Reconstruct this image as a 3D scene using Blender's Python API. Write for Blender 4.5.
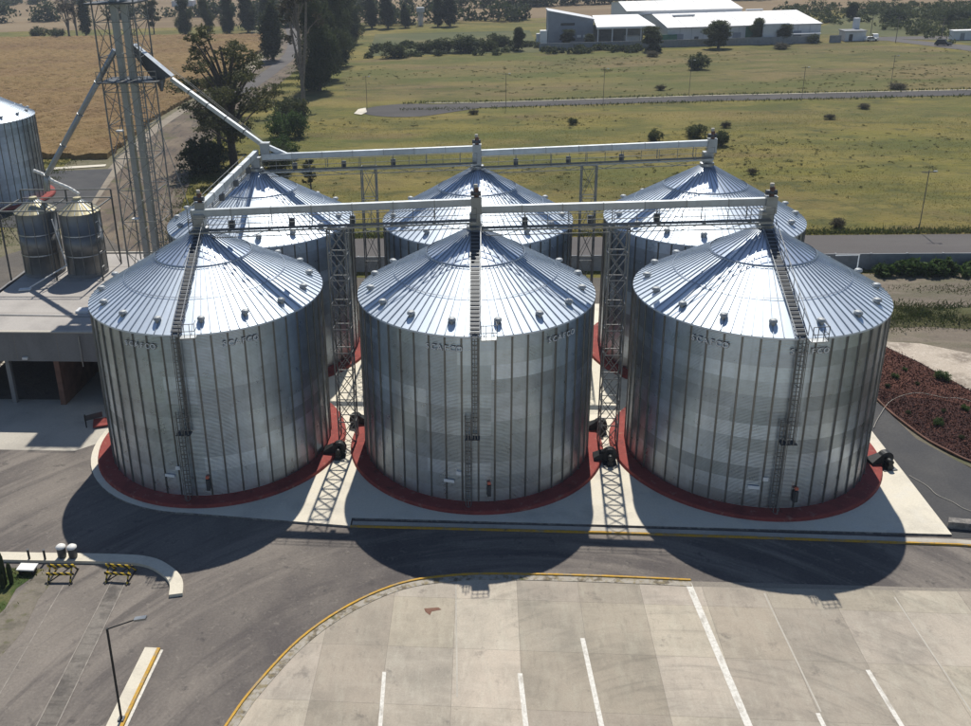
import bpy, bmesh, math, random
import numpy as np
from mathutils import Vector, Matrix
for o in list(bpy.data.objects): bpy.data.objects.remove(o)
S = bpy.context.scene
COL = S.collection
R_ = math.radians
PI = math.pi

# ------------------------------------------------------------------ camera
cd = bpy.data.cameras.new('camera'); cam = bpy.data.objects.new('camera', cd); COL.objects.link(cam)
cd.sensor_fit = 'HORIZONTAL'; cd.sensor_width = 36.0; cd.lens = 36.0*935.996/971
cd.shift_x = 88.345/971; cd.shift_y = -68.477/971
cd.clip_start = .5; cd.clip_end = 6000
cr = Vector((0.99575864, 0.08623306, -0.03207162)); cu = Vector((-0.00130188, 0.36176117, 0.9322699)); cf = Vector((-0.09199475, 0.92827405, -0.36033908))
M = Matrix.Identity(4)
for i in range(3):
    M[i][0] = cr[i]; M[i][1] = cu[i]; M[i][2] = -cf[i]
M.translation = (0.653, -69.036, 40.281)
cam.matrix_world = M
S.camera = cam
# ------------------------------------------------------------------ sky, sun, exposure
SUN_EL = math.atan2(1, math.hypot(.0385, .6466)); SUN_AZ = math.atan2(.0385, .6466)
W = bpy.data.worlds.new('World'); S.world = W; W.use_nodes = True
wn = W.node_tree.nodes; wl = W.node_tree.links
bg = wn['Background']; sky = wn.new('ShaderNodeTexSky'); sky.sky_type = 'NISHITA'; sky.sun_disc = False
sky.sun_elevation = SUN_EL; sky.sun_rotation = SUN_AZ; sky.altitude = 1800; sky.dust_density = 1.0; sky.air_density = 1.0
wl.new(sky.outputs[0], bg.inputs[0]); bg.inputs[1].default_value = .085
ld = bpy.data.lights.new('sun', 'SUN'); ld.energy = 4.2; ld.angle = R_(.55); ld.color = (1, .95, .87)
sun = bpy.data.objects.new('sun', ld); COL.objects.link(sun)
sun.rotation_euler = Vector((-.0385, -.6466, -1)).to_track_quat('-Z', 'Y').to_euler()
sun.location = (10, 60, 90)
S.view_settings.view_transform = 'Standard'; S.view_settings.look = 'None'
S.view_settings.exposure = 0.27; S.view_settings.gamma = 1
S.render.engine = 'CYCLES'

# ------------------------------------------------------------------ materials
MATS = {}
class NT:
    def __init__(s, name):
        s.m = bpy.data.materials.new(name); s.m.use_nodes = True; s.t = s.m.node_tree; s.n = s.t.nodes
        s.p = s.n['Principled BSDF']; MATS[name] = s.m
        s.geo = None
    def new(s, k): return s.n.new(k)
    def link(s, a, b): s.t.links.new(a, b)
    def pos(s, obj=False):
        if obj:
            return s.new('ShaderNodeTexCoord').outputs['Object']
        if not s.geo: s.geo = s.new('ShaderNodeNewGeometry')
        return s.geo.outputs['Position']
    def noise(s, vec, scale, detail=4, rough=.6, stretch=None, lo=.35, hi=.65):
        if stretch:
            mp = s.new('ShaderNodeMapping'); s.link(vec, mp.inputs[0]); mp.inputs['Scale'].default_value = stretch
            if len(stretch) > 3: pass
            vec = mp.outputs[0]
        t = s.new('ShaderNodeTexNoise'); s.link(vec, t.inputs['Vector']); t.inputs['Scale'].default_value = scale
        t.inputs['Detail'].default_value = detail; t.inputs['Roughness'].default_value = rough
        r = s.new('ShaderNodeMapRange'); s.link(t.outputs[0], r.inputs[0]); r.inputs[1].default_value = lo; r.inputs[2].default_value = hi
        return r.outputs[0]
    def mix(s, fac, a, b, mode='MIX'):
        x = s.new('ShaderNodeMix'); x.data_type = 'RGBA'; x.blend_type = mode
        for v, i in ((fac, 0), (a, 6), (b, 7)):
            if hasattr(v, 'is_linked'): s.link(v, x.inputs[i])
            else: x.inputs[i].default_value = v if i == 0 else (*v, 1)
        return x.outputs[2]
    def math(s, op, a, b=0.0):
        x = s.new('ShaderNodeMath'); x.operation = op
        for v, i in ((a, 0), (b, 1)):
            if hasattr(v, 'is_linked'): s.link(v, x.inputs[i])
            else: x.inputs[i].default_value = v
        return x.outputs[0]
    def bump(s, h, strength=.3, dist=.05):
        b = s.new('ShaderNodeBump'); s.link(h, b.inputs['Height']); b.inputs['Strength'].default_value = strength; b.inputs['Distance'].default_value = dist
        s.link(b.outputs[0], s.p.inputs['Normal'])
    def col(s, c):
        if hasattr(c, 'is_linked'): s.link(c, s.p.inputs['Base Color'])
        else: s.p.inputs['Base Color'].default_value = (*c, 1)
    def set(s, rough=.8, metal=0, spec=.3):
        s.p.inputs['Roughness'].default_value = rough; s.p.inputs['Metallic'].default_value = metal; s.p.inputs['Specular IOR Level'].default_value = spec
        return s.m

def plain(name, c, rough=.7, metal=0, var=.25, scale=2.0, spec=.3):
    t = NT(name); v = t.noise(t.pos(), scale, 5, .65, lo=.3, hi=.7)
    t.col(t.mix(v, tuple(x*(1-var) for x in c), tuple(min(1, x*(1+var)) for x in c)))
    return t.set(rough, metal, spec)

def layered(name, base, layers, rough=.9, bump=None, spec=.25, objcol=False, fine=.2):
    """layers: (colour, scale, lo, hi, strength, stretch)"""
    t = NT(name); p = t.pos(); c = base
    for (lc, sc, lo, hi, st, stretch) in layers:
        f = t.noise(p, sc, 6, .62, stretch, lo, hi); f = t.math('MULTIPLY', f, st)
        c = t.mix(f, c, lc)
    if fine:
        f = t.noise(p, 6.0, 3, .7, None, .25, .75)
        g = t.mix(f, (1-fine,)*3, (1+fine,)*3); c = t.mix(1.0, c, g, 'MULTIPLY')
    if objcol:
        oi = t.new('ShaderNodeObjectInfo'); c = t.mix(1.0, c, oi.outputs['Color'], 'MULTIPLY')
    t.col(c)
    if bump: t.bump(t.noise(p, bump[0], 5, .7, None, .2, .8), bump[1], bump[2])
    return t.set(rough, 0, spec)

def galv(name, c, rough, objcol=False, corr=None, streak=True, metal=1.0, var=.12):
    t = NT(name); p = t.pos(); base = c
    f = t.noise(p, 1.3, 5, .65, None, .3, .7)
    k = t.mix(f, tuple(x*(1-var) for x in c), tuple(min(1, x*(1+var)) for x in c))
    if streak:
        f2 = t.noise(p, 1.0, 4, .6, (3.0, 3.0, .12), .5, .8); f2 = t.math('MULTIPLY', f2, .3)
        k = t.mix(f2, k, tuple(x*.62 for x in c))
    if objcol:
        oi = t.new('ShaderNodeObjectInfo'); k = t.mix(1.0, k, oi.outputs['Color'], 'MULTIPLY')
    t.col(k)
    m = t.set(rough, metal, .5)
    rr = t.new('ShaderNodeMapRange'); t.link(f, rr.inputs[0]); rr.inputs[3].default_value = rough*(1-var); rr.inputs[4].default_value = rough*(1+var)
    t.link(rr.outputs[0], t.p.inputs['Roughness'])
    if corr:
        sx = t.new('ShaderNodeSeparateXYZ'); t.link(p, sx.inputs[0])
        s_ = t.math('SINE', t.math('MULTIPLY', sx.outputs[2], 2*PI/corr))
        t.bump(s_, .5, .009)
    return m

galv('wall_galv', (.46, .54, .625), .30, objcol=True, corr=.104)
galv('roof_galv', (.68, .76, .84), .52, objcol=True, streak=False, var=.02, metal=.55)
galv('cap_galv', (.66, .75, .86), .36, objcol=True, streak=False, var=.02, metal=.75)
galv('rib_galv', (.40, .44, .49), .5, streak=False)  # dull zinc; on roof ribs the shade along each rib is put into this darker colour
galv('post_galv', (.24, .25, .25), .5)
galv('steel_galv', (.34, .355, .36), .5, streak=False)
galv('steel_dark', (.10, .105, .11), .55, streak=False, metal=.7)
galv('conv_galv', (.52, .55, .565), .5, objcol=True, streak=True, metal=.65)
galv('casing_galv', (.30, .32, .335), .42, streak=True, metal=.8)
galv('bin_galv', (.20, .205, .205), .5, streak=True, metal=.6)
plain('vent_grey', (.34, .36, .37), .6, .3, .1, 2)
plain('lattice_grey', (.20, .205, .20), .55, .6, .2)
layered('red_paint', (.25, .055, .046), [((.17, .040, .036), .5, .48, .64, .8, None), ((.32, .16, .12), 1.8, .58, .68, .7, None), ((.10, .035, .03), 1.1, .6, .7, .7, None)], .85, None, fine=.15)
plain('red_floor', (.40, .13, .11), .85, 0, .2, 1.0)
plain('black_machine', (.022, .024, .025), .5, .1, .4, 3)
plain('white_paint', (.74, .73, .69), .55, 0, .07, 2)
layered('road_paint', (.66, .64, .58), [((.36, .33, .28), 1.6, .55, .66, .85, (1, .5, 1)), ((.50, .47, .41), 5.0, .45, .62, .7, None)], .75, None, fine=.12)
layered('yellow_paint', (.52, .30, .035), [((.30, .25, .17), 1.1, .52, .62, .9, None), ((.42, .26, .07), 4.0, .45, .6, .8, None), ((.14, .11, .07), 3.0, .60, .70, .8, None)], .75, None, fine=.15)
layered('dirty_kerb', (.36, .33, .28), [((.12, .10, .07), 1.4, .50, .60, .9, None), ((.22, .18, .10), 3.0, .5, .62, .8, None), ((.08, .085, .03), .5, .60, .68, .9, None)], .9, (5, .5, .04))
plain('orange_plastic', (.65, .17, .10), .5, 0, .1, 2)
plain('letter_white', (.80, .81, .80), .5, 0, .08, 4)
plain('letter_dark', (.05, .05, .055), .6, 0, .1, 4)
plain('wood_pole', (.16, .14, .12), .85, 0, .2, 3)
plain('grey_wall', (.24, .25, .26), .85, 0, .2, .8)
plain('dark_void', (.03, .03, .032), .9, 0, .3, 1)
plain('shed_white', (.84, .83, .80), .5, 0, .05, .3)
plain('shed_wall', (.60, .61, .62), .7, 0, .08, .5)
plain('office_grey', (.27, .29, .33), .7, 0, .1, .5)
plain('glass_dark', (.03, .04, .05), .15, 0, .1, 1)
plain('green_sheet', (.05, .16, .10), .7, 0, .2, .5)
plain('tyre_black', (.02, .02, .02), .8, 0, .2, 4)
plain('bark', (.085, .070, .055), .95, 0, .35, 3)
plain('bark_pale', (.20, .17, .14), .95, 0, .35, 2)
plain('rust_brown', (.16, .085, .06), .9, 0, .3, 1)
plain('bin_roof', (.42, .38, .25), .55, .4, .25, 1.5)
layered('asphalt', (.150, .134, .120), [((.225, .20, .172), .10, .42, .66, .9, None), ((.088, .078, .077), .055, .44, .58, .9, (1, .6, 1)), ((.20, .175, .15), .16, .50, .60, .8, (.55, .9, 1)), ((.10, .09, .086), .9, .52, .66, .6, (.4, 1.6, 1)), ((.20, .18, .155), .5, .5, .72, .6, (1, .3, 1)), ((.085, .078, .075), .35, .56, .72, .65, (.5, 1.6, 1)), ((.26, .235, .20), 1.5, .60, .75, .5, None)], .92, (5, .25, .03))
layered('far_asphalt', (.068, .064, .062), [((.095, .088, .082), .15, .45, .62, .8, (.3, 1, 1))], .95)
layered('asphalt_dark', (.060, .060, .062), [((.085, .083, .080), .3, .4, .7, .8, None)], .92, (6, .25, .03))
layered('road_grey', (.098, .090, .086), [((.125, .116, .108), .1, .45, .65, .8, (.3, 1, 1)), ((.09, .085, .08), .4, .5, .7, .6, (.2, 1.5, 1))], .92)
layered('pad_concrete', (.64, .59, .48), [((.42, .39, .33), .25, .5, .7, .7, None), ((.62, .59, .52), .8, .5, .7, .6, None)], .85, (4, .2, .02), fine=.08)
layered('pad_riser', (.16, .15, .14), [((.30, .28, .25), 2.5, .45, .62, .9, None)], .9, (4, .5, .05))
layered('pale_concrete', (.44, .41, .35), [((.33, .305, .265), .3, .45, .7, .8, None)], .88, (4, .2, .02), fine=.1)
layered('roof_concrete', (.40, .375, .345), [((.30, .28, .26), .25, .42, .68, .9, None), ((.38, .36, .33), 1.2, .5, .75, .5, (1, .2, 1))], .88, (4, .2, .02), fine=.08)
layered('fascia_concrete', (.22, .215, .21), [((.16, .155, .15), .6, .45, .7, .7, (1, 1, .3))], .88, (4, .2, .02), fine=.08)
layered('strip_fill', (.14, .126, .11), [((.21, .19, .165), .12, .44, .58, .9, None), ((.075, .068, .064), .35, .52, .64, .8, None), ((.10, .09, .08), 1.2, .5, .66, .8, (.3, 2, 1))], .92, (5, .3, .03))
plain('strip_edge', (.26, .235, .205), .85, 0, .3, 1.5)
layered('walk_concrete', (.62, .57, .46), [((.48, .44, .36), .6, .5, .68, .7, None)], .85, (4, .2, .02), fine=.08)
layered('joint_dark', (.24, .215, .18), [], .95)
layered('lava_red', (.085, .036, .026), [((.135, .055, .036), .5, .45, .68, .9, None), ((.06, .028, .024), 2.0, .5, .7, .8, None)], .97, (3, .9, .12))
layered('lava_dark', (.046, .022, .020), [((.072, .032, .026), .7, .45, .68, .9, None), ((.035, .018, .018), 2.4, .5, .7, .8, None)], .97, (3, .9, .12))
layered('lava_chip', (.10, .042, .030), [((.16, .065, .045), 1.5, .5, .66, .9, None), ((.045, .022, .02), 3.0, .5, .7, .8, None)], .97)
layered('sand_pale', (.43, .37, .30), [((.24, .20, .16), .35, .47, .64, .95, None), ((.56, .50, .42), 1.5, .5, .7, .6, None)], .95, (2.5, .5, .08))
layered('soil', (.15, .125, .098), [((.22, .185, .14), .16, .45, .66, .8, (.5, 1.2, 1)), ((.085, .088, .045), .12, .5, .66, .9, (.35, 1.1, 1)), ((.09, .075, .06), .7, .55, .72, .7, None)], .95, (1.5, .6, .12))
layered('soil_dark', (.105, .095, .082), [((.15, .13, .105), .2, .45, .66, .8, None), ((.07, .062, .055), .8, .52, .7, .7, None)], .95, (1.5, .6, .1))
layered('verge', (.14, .125, .075), [((.20, .175, .12), .2, .45, .66, .8, None), ((.075, .085, .035), .5, .5, .68, .9, None)], .95, (1.0, .8, .15))
layered('track_soil', (.118, .092, .070), [((.19, .15, .105), .10, .45, .62, .8, None), ((.065, .055, .048), .5, .5, .64, .9, (1.5, .3, 1)), ((.20, .17, .12), .9, .56, .7, .7, (2, .3, 1)), ((.09, .088, .04), .18, .54, .64, .9, None)], .95, (1.5, .6, .1))
layered('dirt_track', (.26, .225, .175), [((.18, .15, .12), .4, .48, .66, .8, None)], .95, (2, .5, .06))
layered('meadow', (.155, .136, .026), [((.190, .150, .040), .016, .44, .58, .9, (.6, 1.6, 1)), ((.086, .096, .020), .022, .46, .60, .9, (.5, 1.7, 1)), ((.165, .118, .046), .011, .50, .62, .9, (.4, 1.8, 1)), ((.052, .056, .018), .11, .53, .68, .85, (.45, 1.5, 1)), ((.20, .165, .048), .22, .56, .70, .7, (.5, 1.4, 1)), ((.045, .045, .016), .6, .60, .74, .7, (.5, 1.2, 1)), ((.080, .084, .020), .05, .47, .58, .75, (.7, 1.3, 1)), ((.19, .155, .044), .08, .52, .62, .7, (.7, 1.3, 1)), ((.060, .064, .02), .3, .55, .66, .75, None), ((.085, .098, .022), .02, .50, .60, .6, (.6, 1.5, 1)), ((.20, .16, .05), .026, .54, .64, .6, (.6, 1.5, 1)), ((.12, .085, .04), .035, .57, .66, .55, (.6, 1.5, 1))], .97, (.9, .9, .25), fine=.25)
layered('fallow', (.155, .122, .045), [((.17, .13, .055), .016, .44, .58, .9, (.6, 1.6, 1)), ((.086, .096, .020), .022, .46, .60, .9, (.5, 1.7, 1)), ((.135, .095, .05), .011, .50, .62, .9, (.4, 1.8, 1)), ((.052, .056, .018), .11, .53, .68, .85, (.45, 1.5, 1)), ((.17, .14, .055), .22, .56, .70, .7, (.5, 1.4, 1)), ((.045, .045, .016), .6, .60, .74, .7, (.5, 1.2, 1)), ((.080, .084, .020), .05, .47, .58, .75, (.7, 1.3, 1)), ((.16, .13, .05), .08, .52, .62, .7, (.7, 1.3, 1)), ((.060, .064, .02), .3, .55, .66, .75, None), ((.085, .098, .022), .02, .50, .60, .6, (.6, 1.5, 1)), ((.20, .16, .05), .026, .54, .64, .6, (.6, 1.5, 1)), ((.12, .085, .04), .035, .57, .66, .55, (.6, 1.5, 1))], .97, (.9, .9, .25), fine=.25)
layered('bank_green', (.085, .085, .035), [((.13, .11, .065), .3, .48, .66, .9, None), ((.045, .055, .022), .6, .5, .68, .9, None)], .97, (2, .9, .15))
layered('dust', (.19, .168, .135), [((.12, .108, .085), .8, .48, .62, .8, None), ((.10, .10, .05), 1.5, .54, .66, .8, None)], .95, (4, .5, .05))
layered('lawn', (.055, .085, .022), [((.16, .145, .065), .35, .48, .62, .9, None), ((.035, .06, .016), 1.2, .5, .7, .7, None)], .97, (6, .9, .08))
layered('crop', (.235, .155, .066), [((.185, .115, .055), .02, .45, .6, .9, None), ((.215, .150, .060), .05, .5, .66, .8, (.4, 1.5, 1)), ((.11, .085, .032), .5, .55, .7, .6, None)], .97, (1.2, 1.0, .3), fine=.25)
layered('far_field', (.20, .145, .082), [((.155, .11, .06), .008, .45, .6, .9, (.5, 2, 1)), ((.24, .185, .11), .014, .52, .66, .8, (.4, 2, 1))], .97, None, fine=.1)
layered('far_green', (.095, .10, .038), [((.06, .070, .028), .015, .45, .6, .9, (.5, 1.5, 1)), ((.15, .13, .06), .03, .52, .66, .8, None)], .97, None, fine=.2)
# yard concrete: cast slabs with tyre arcs
t = NT('yard_concrete'); p = t.pos(); c = (.43, .378, .305)
c = t.mix(t.math('MULTIPLY', t.noise(p, .22, 6, .62, None, .42, .68), .9), c, (.29, .262, .215))
c = t.mix(t.math('MULTIPLY', t.noise(p, .9, 6, .65, (1.6, .5, 1), .5, .72), .7), c, (.46, .425, .345))
c = t.mix(t.math('MULTIPLY', t.noise(p, 2.5, 5, .65, (1, .25, 1), .56, .76), .55), c, (.235, .212, .175))
sb = t.new('ShaderNodeVectorMath'); sb.operation = 'SUBTRACT'; t.link(p, sb.inputs[0]); sb.inputs[1].default_value = (13.0, -38.0, 0)
sx = t.new('ShaderNodeSeparateXYZ'); t.link(sb.outputs[0], sx.inputs[0])
rad = t.math('SQRT', t.math('ADD', t.math('MULTIPLY', sx.outputs[0], sx.outputs[0]), t.math('MULTIPLY', sx.outputs[1], sx.outputs[1])))
ang = t.math('ARCTAN2', sx.outputs[1], sx.outputs[0])
cx = t.new('ShaderNodeCombineXYZ'); t.link(t.math('MULTIPLY', rad, 2.2), cx.inputs[0]); t.link(t.math('MULTIPLY', ang, 1.6), cx.inputs[1])
arc = t.noise(cx.outputs[0], 1.0, 4, .6, None, .5, .68)
big = t.noise(p, .10, 3, .5, None, .45, .6)
c = t.mix(t.math('MULTIPLY', t.math('MULTIPLY', arc, big), .42), c, (.20, .185, .155))
c = t.mix(t.math('MULTIPLY', t.noise(p, 1.1, 6, .7, (2.6, .35, 1), .52, .74), .40), c, (.29, .255, .21))
c = t.mix(t.math('MULTIPLY', t.noise(p, .7, 6, .7, (.5, 1.6, 1), .5, .74), .5), c, (.50, .45, .37))
c = t.mix(t.math('MULTIPLY', t.noise(p, .55, 5, .7, None, .60, .70), .6), c, (.17, .155, .135))
oi = t.new('ShaderNodeObjectInfo'); c = t.mix(1.0, c, oi.outputs['Color'], 'MULTIPLY')
f = t.noise(p, 9, 3, .7, None, .25, .75); c = t.mix(1.0, c, t.mix(f, (.9,)*3, (1.1,)*3), 'MULTIPLY')
t.col(c); t.bump(t.noise(p, 5, 5, .7, None, .2, .8), .2, .02); t.set(.9, 0, .25)
t = NT('asphalt_worn'); p = t.pos(); c = (.150, .133, .118)
def fld(sc, lo, hi, st, stretch=None): return t.math('MULTIPLY', t.noise(p, sc, 6, .64, stretch, lo, hi), st)
c = t.mix(fld(.10, .42, .66, .9), c, (.215, .19, .162)); c = t.mix(fld(.055, .44, .58, .9, (1, .6, 1)), c, (.088, .078, .075))
sb = t.new('ShaderNodeVectorMath'); sb.operation = 'SUBTRACT'; t.link(p, sb.inputs[0]); sb.inputs[1].default_value = (4.0, -40.0, 0)
sx = t.new('ShaderNodeSeparateXYZ'); t.link(sb.outputs[0], sx.inputs[0])
rad = t.math('SQRT', t.math('ADD', t.math('MULTIPLY', sx.outputs[0], sx.outputs[0]), t.math('MULTIPLY', sx.outputs[1], sx.outputs[1])))
ang = t.math('ARCTAN2', sx.outputs[1], sx.outputs[0])
cx = t.new('ShaderNodeCombineXYZ'); t.link(rad, cx.inputs[0]); t.link(t.math('MULTIPLY', ang, 2.4), cx.inputs[1])
c = t.mix(t.math('MULTIPLY', t.noise(cx.outputs[0], .45, 5, .6, None, .48, .62), .7), c, (.225, .198, .17))
c = t.mix(t.math('MULTIPLY', t.noise(cx.outputs[0], .8, 5, .65, None, .52, .66), .7), c, (.082, .073, .070))
c = t.mix(fld(1.5, .58, .74, .5), c, (.25, .225, .19)); c = t.mix(fld(.8, .60, .70, .7), c, (.065, .060, .058))
f = t.noise(p, 6, 3, .7, None, .25, .75); c = t.mix(1.0, c, t.mix(f, (.82,)*3, (1.18,)*3), 'MULTIPLY')
t.col(c); t.bump(t.noise(p, 5, 5, .7, None, .2, .8), .25, .03); t.set(.92, 0, .25)
# warning stripes
t = NT('warning_stripe'); wv = t.new('ShaderNodeTexWave'); wv.inputs['Scale'].default_value = 1.3; wv.bands_direction = 'DIAGONAL'
t.link(t.pos(), wv.inputs['Vector']); st = t.math('GREATER_THAN', wv.outputs['Fac'], .5)
t.col(t.mix(st, (.02, .02, .02), (.62, .42, .03))); t.set(.6)
# foliage
def leafmat(name, a, b, dry=None):
    t = NT(name); p = t.pos(); f = t.noise(p, .35, 4, .6, None, .35, .65); c = t.mix(f, a, b)
    oi = t.new('ShaderNodeObjectInfo'); g = t.mix(oi.outputs['Random'], (.78, .8, .8), (1.2, 1.15, 1.1)); c = t.mix(1.0, c, g, 'MULTIPLY')
    if dry: c = t.mix(t.math('MULTIPLY', t.noise(p, .9, 3, .6, None, .55, .7), .7), c, dry)
    t.col(c); t.set(.75, 0, .25)
    tr = t.new('ShaderNodeBsdfTranslucent'); t.link(c, tr.inputs[0]); ad = t.new('ShaderNodeMixShader'); ad.inputs[0].default_value = .38
    out = t.n['Material Output']; t.link(t.p.outputs[0], ad.inputs[1]); t.link(tr.outputs[0], ad.inputs[2]); t.link(ad.outputs[0], out.inputs[0])
leafmat('leaf_dark', (.030, .045, .018), (.066, .085, .032))
leafmat('leaf_olive', (.048, .058, .024), (.105, .11, .046), (.10, .085, .045))
leafmat('leaf_bright', (.045, .085, .02), (.09, .145, .04))
leafmat('leaf_shrub', (.040, .055, .020), (.080, .095, .034))
leafmat('leaf_tussock', (.095, .10, .03), (.14, .13, .042), (.13, .10, .05))
leafmat('leaf_dead', (.06, .055, .035), (.09, .08, .05))
leafmat('grass_blade', (.14, .14, .03), (.21, .18, .05), (.13, .10, .04))
leafmat('grass_green', (.05, .075, .02), (.10, .11, .035), (.13, .11, .05))
leafmat('crop_blade', (.16, .105, .045), (.24, .165, .07), (.11, .085, .035))

# ------------------------------------------------------------------ helpers
def link(o):
    COL.objects.link(o); return o
def tag(o, label, cat, group=None):
    o['label'] = label; o['category'] = cat
    if group: o['group'] = group
    return o
def thing(name, loc, label, cat, group=None, rz=0):
    o = link(bpy.data.objects.new(name, None)); o.location = loc; o.rotation_euler = (0, 0, rz); o.empty_display_size = .3
    return tag(o, label, cat, group)
def mesh(name, verts, faces, mats, midx=None, smooth=False):
    me = bpy.data.meshes.new(name); me.from_pydata([tuple(v) for v in verts], [], [tuple(f) for f in faces])
    for m in (mats if isinstance(mats, (list, tuple)) else [mats]): me.materials.append(MATS[m])
    if midx: me.polygons.foreach_set('material_index', midx)
    if smooth: me.polygons.foreach_set('use_smooth', [True]*len(me.polygons))
    me.update(); return me
def put(name, me, parent=None, loc=(0, 0, 0), rz=0, scale=None, color=None):
    o = link(bpy.data.objects.new(name, me)); o.location = loc; o.rotation_euler = (0, 0, rz)
    if scale: o.scale = scale
    if parent: o.parent = parent
    if color is not None: o.color = (color[0], color[1], color[2], 1) if hasattr(color, '__len__') else (color, color, color, 1)
    return o
def struct(name, me, **k):
    o = put(name, me, **k)
    if not o.parent: o['kind'] = 'structure'
    return o
_cubes = {}
def cube(mat):
    if mat not in _cubes:
        v = [(x, y, z) for x in (-.5, .5) for y in (-.5, .5) for z in (-.5, .5)]
        f = [(0, 1, 3, 2), (4, 6, 7, 5), (0, 4, 5, 1), (2, 3, 7, 6), (0, 2, 6, 4), (1, 5, 7, 3)]
        _cubes[mat] = mesh('bar_'+mat, v, f, mat)
    return _cubes[mat]
_cyls = {}
def cyl(mat, n=12):
    if (mat, n) not in _cyls:
        a = [2*PI*i/n for i in range(n)]
        v = [(.5*math.cos(t), .5*math.sin(t), -.5) for t in a]+[(.5*math.cos(t), .5*math.sin(t), .5) for t in a]
        f = [(i, (i+1) % n, n+(i+1) % n, n+i) for i in range(n)]+[tuple(range(n-1, -1, -1)), tuple(range(n, 2*n))]
        me = mesh('rod_'+mat, v, f, mat); me.polygons.foreach_set('use_smooth', [True]*n+[False]*2)
        _cyls[(mat, n)] = me
    return _cyls[(mat, n)]
def box(name, parent, c, s, mat, rz=0):
    return put(name, cube(mat), parent, c, rz, s)
def beam(name, parent, p0, p1, w, h, mat, rnd=False, color=None):
    p0 = Vector(p0); p1 = Vector(p1); d = p1-p0; L = d.length
    o = link(bpy.data.objects.new(name, cyl(mat) if rnd else cube(mat)))
    z = d.normalized(); up = Vector((0, 0, 1)) if abs(z.z) < .98 else Vector((0, 1, 0))
    x = up.cross(z).normalized(); y = z.cross(x)
    m = Matrix.Identity(4)
    for i in range(3):
        m[i][0] = x[i]*w; m[i][1] = y[i]*h; m[i][2] = z[i]*L
    m.translation = (p0+p1)/2
    o.parent = parent; o.matrix_basis = m
    if color is not None: o.color = (color, color, color, 1)
    return o
def tri(poly):
    """ear clipping; poly list of (x,y) ccw or cw -> index triples"""
    from mathutils.geometry import tessellate_polygon
    return tessellate_polygon([[Vector((p[0], p[1], 0)) for p in poly]])
def area2(p): return sum(p[i][0]*p[(i+1) % len(p)][1]-p[(i+1) % len(p)][0]*p[i][1] for i in range(len(p)))
def slab(poly, z0, z1, mat, sidemat=None):
    if area2(poly) < 0: poly = poly[::-1]
    n = len(poly); v = [(p[0], p[1], z1) for p in poly]+[(p[0], p[1], z0) for p in poly]
    T = [tuple(t) for t in tri(poly)]
    f = []
    for a, b, c in T:
        ar = (poly[b][0]-poly[a][0])*(poly[c][1]-poly[a][1])-(poly[c][0]-poly[a][0])*(poly[b][1]-poly[a][1])
        f.append((a, b, c) if ar > 0 else (a, c, b))
    k = len(f)
    f += [(i, n+i, n+(i+1) % n, (i+1) % n) for i in range(n)]
    return mesh('slab', v, f, [mat, sidemat or mat], [0]*k+[1]*n)
def sheet(poly, z, mat): return slab(poly, z-.02, z, mat)
def offset_line(pts, d):
    out = []
    for i, p in enumerate(pts):
        a = Vector(pts[max(0, i-1)]); b = Vector(pts[min(len(pts)-1, i+1)]); t = (b-a).normalized()
        out.append((p[0]-t.y*d, p[1]+t.x*d))
    return out
def strip(pts, w0, w1): return offset_line(pts, w0)+offset_line(pts, w1)[::-1]
def smoothline(pts, n=6):
    out = []
    P = [Vector(p) for p in pts]
    for i in range(len(P)-1):
        p0 = P[max(0, i-1)]; p1 = P[i]; p2 = P[i+1]; p3 = P[min(len(P)-1, i+2)]
        for k in range(n):
            t = k/n; out.append(tuple(.5*((2*p1)+(-p0+p2)*t+(2*p0-5*p1+4*p2-p3)*t*t+(-p0+3*p1-3*p2+p3)*t**3)))
    out.append(tuple(P[-1])); return out
def lathe(prof, n, mats, midx=None, smooth=True, cap=False):
    v = []; f = []; mi = []
    for k, (r, z) in enumerate(prof):
        v += [(r*math.cos(2*PI*i/n), r*math.sin(2*PI*i/n), z) for i in range(n)]
    for k in range(len(prof)-1):
        for i in range(n):
            f.append((k*n+i, k*n+(i+1) % n, (k+1)*n+(i+1) % n, (k+1)*n+i)); mi.append(midx[k] if midx else 0)
    if cap: f.append(tuple(range((len(prof)-1)*n, len(prof)*n))); mi.append(midx[-1] if midx else 0)
    return mesh('lathe', v, f, mats, mi, smooth)
rng = random.Random(7)

# ------------------------------------------------------------------ terrain and paving
def big(name, poly, z, mat): return struct(name, sheet(poly, z, mat))
big('ground', [(-2600, -300), (2600, -300), (2600, 4200), (-2600, 4200)], -.10, 'meadow')
big('paved_apron', [(-75, -80), (60, -80), (60, -11.6), (36, -11.6), (33, -5), (33, 6), (-32, 8), (-75, 8)], -.004, 'asphalt_worn')
big('service_ground', [(-74, 8.0), (33, 6.01), (33, 40.6), (-40, 40.6), (-58, 62), (-66, 50)], -.02, 'soil_dark')
big('loading_concrete', [(-60, -2.2), (-34, -2.2), (-31.5, 0), (-31.5, 24), (-60, 24)], .006, 'pale_concrete')
big('soil_ground', [(33.01, 6), (45, -12), (110, -12), (140, 42), (33.01, 42)], -.03, 'soil')
big('dark_path', [(33, -11.7), (60, -11.7), (60, -14), (60, -4), (44, -6), (38.5, -2.6), (36.2, 2), (35.6, 8), (33, 14)], .010, 'asphalt_dark')
big('access_road', [(-34, 47.2), (160, 49.3), (160, 58.6), (-36, 56.5)], -.01, 'road_grey')
rail = smoothline([(-40, 36), (-50, 56), (-60, 100), (-66, 150), (-66, 229), (-70, 290), (-87, 375), (-120, 520)], 6)
big('dirt_road', strip(rail, -6.5, 9), -.05, 'track_soil')
big('verge_grass', strip(rail, 9, 20), -.06, 'verge')
big('country_road', strip(rail[19:], -1.0, 4.0), -.03, 'road_grey')
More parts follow.
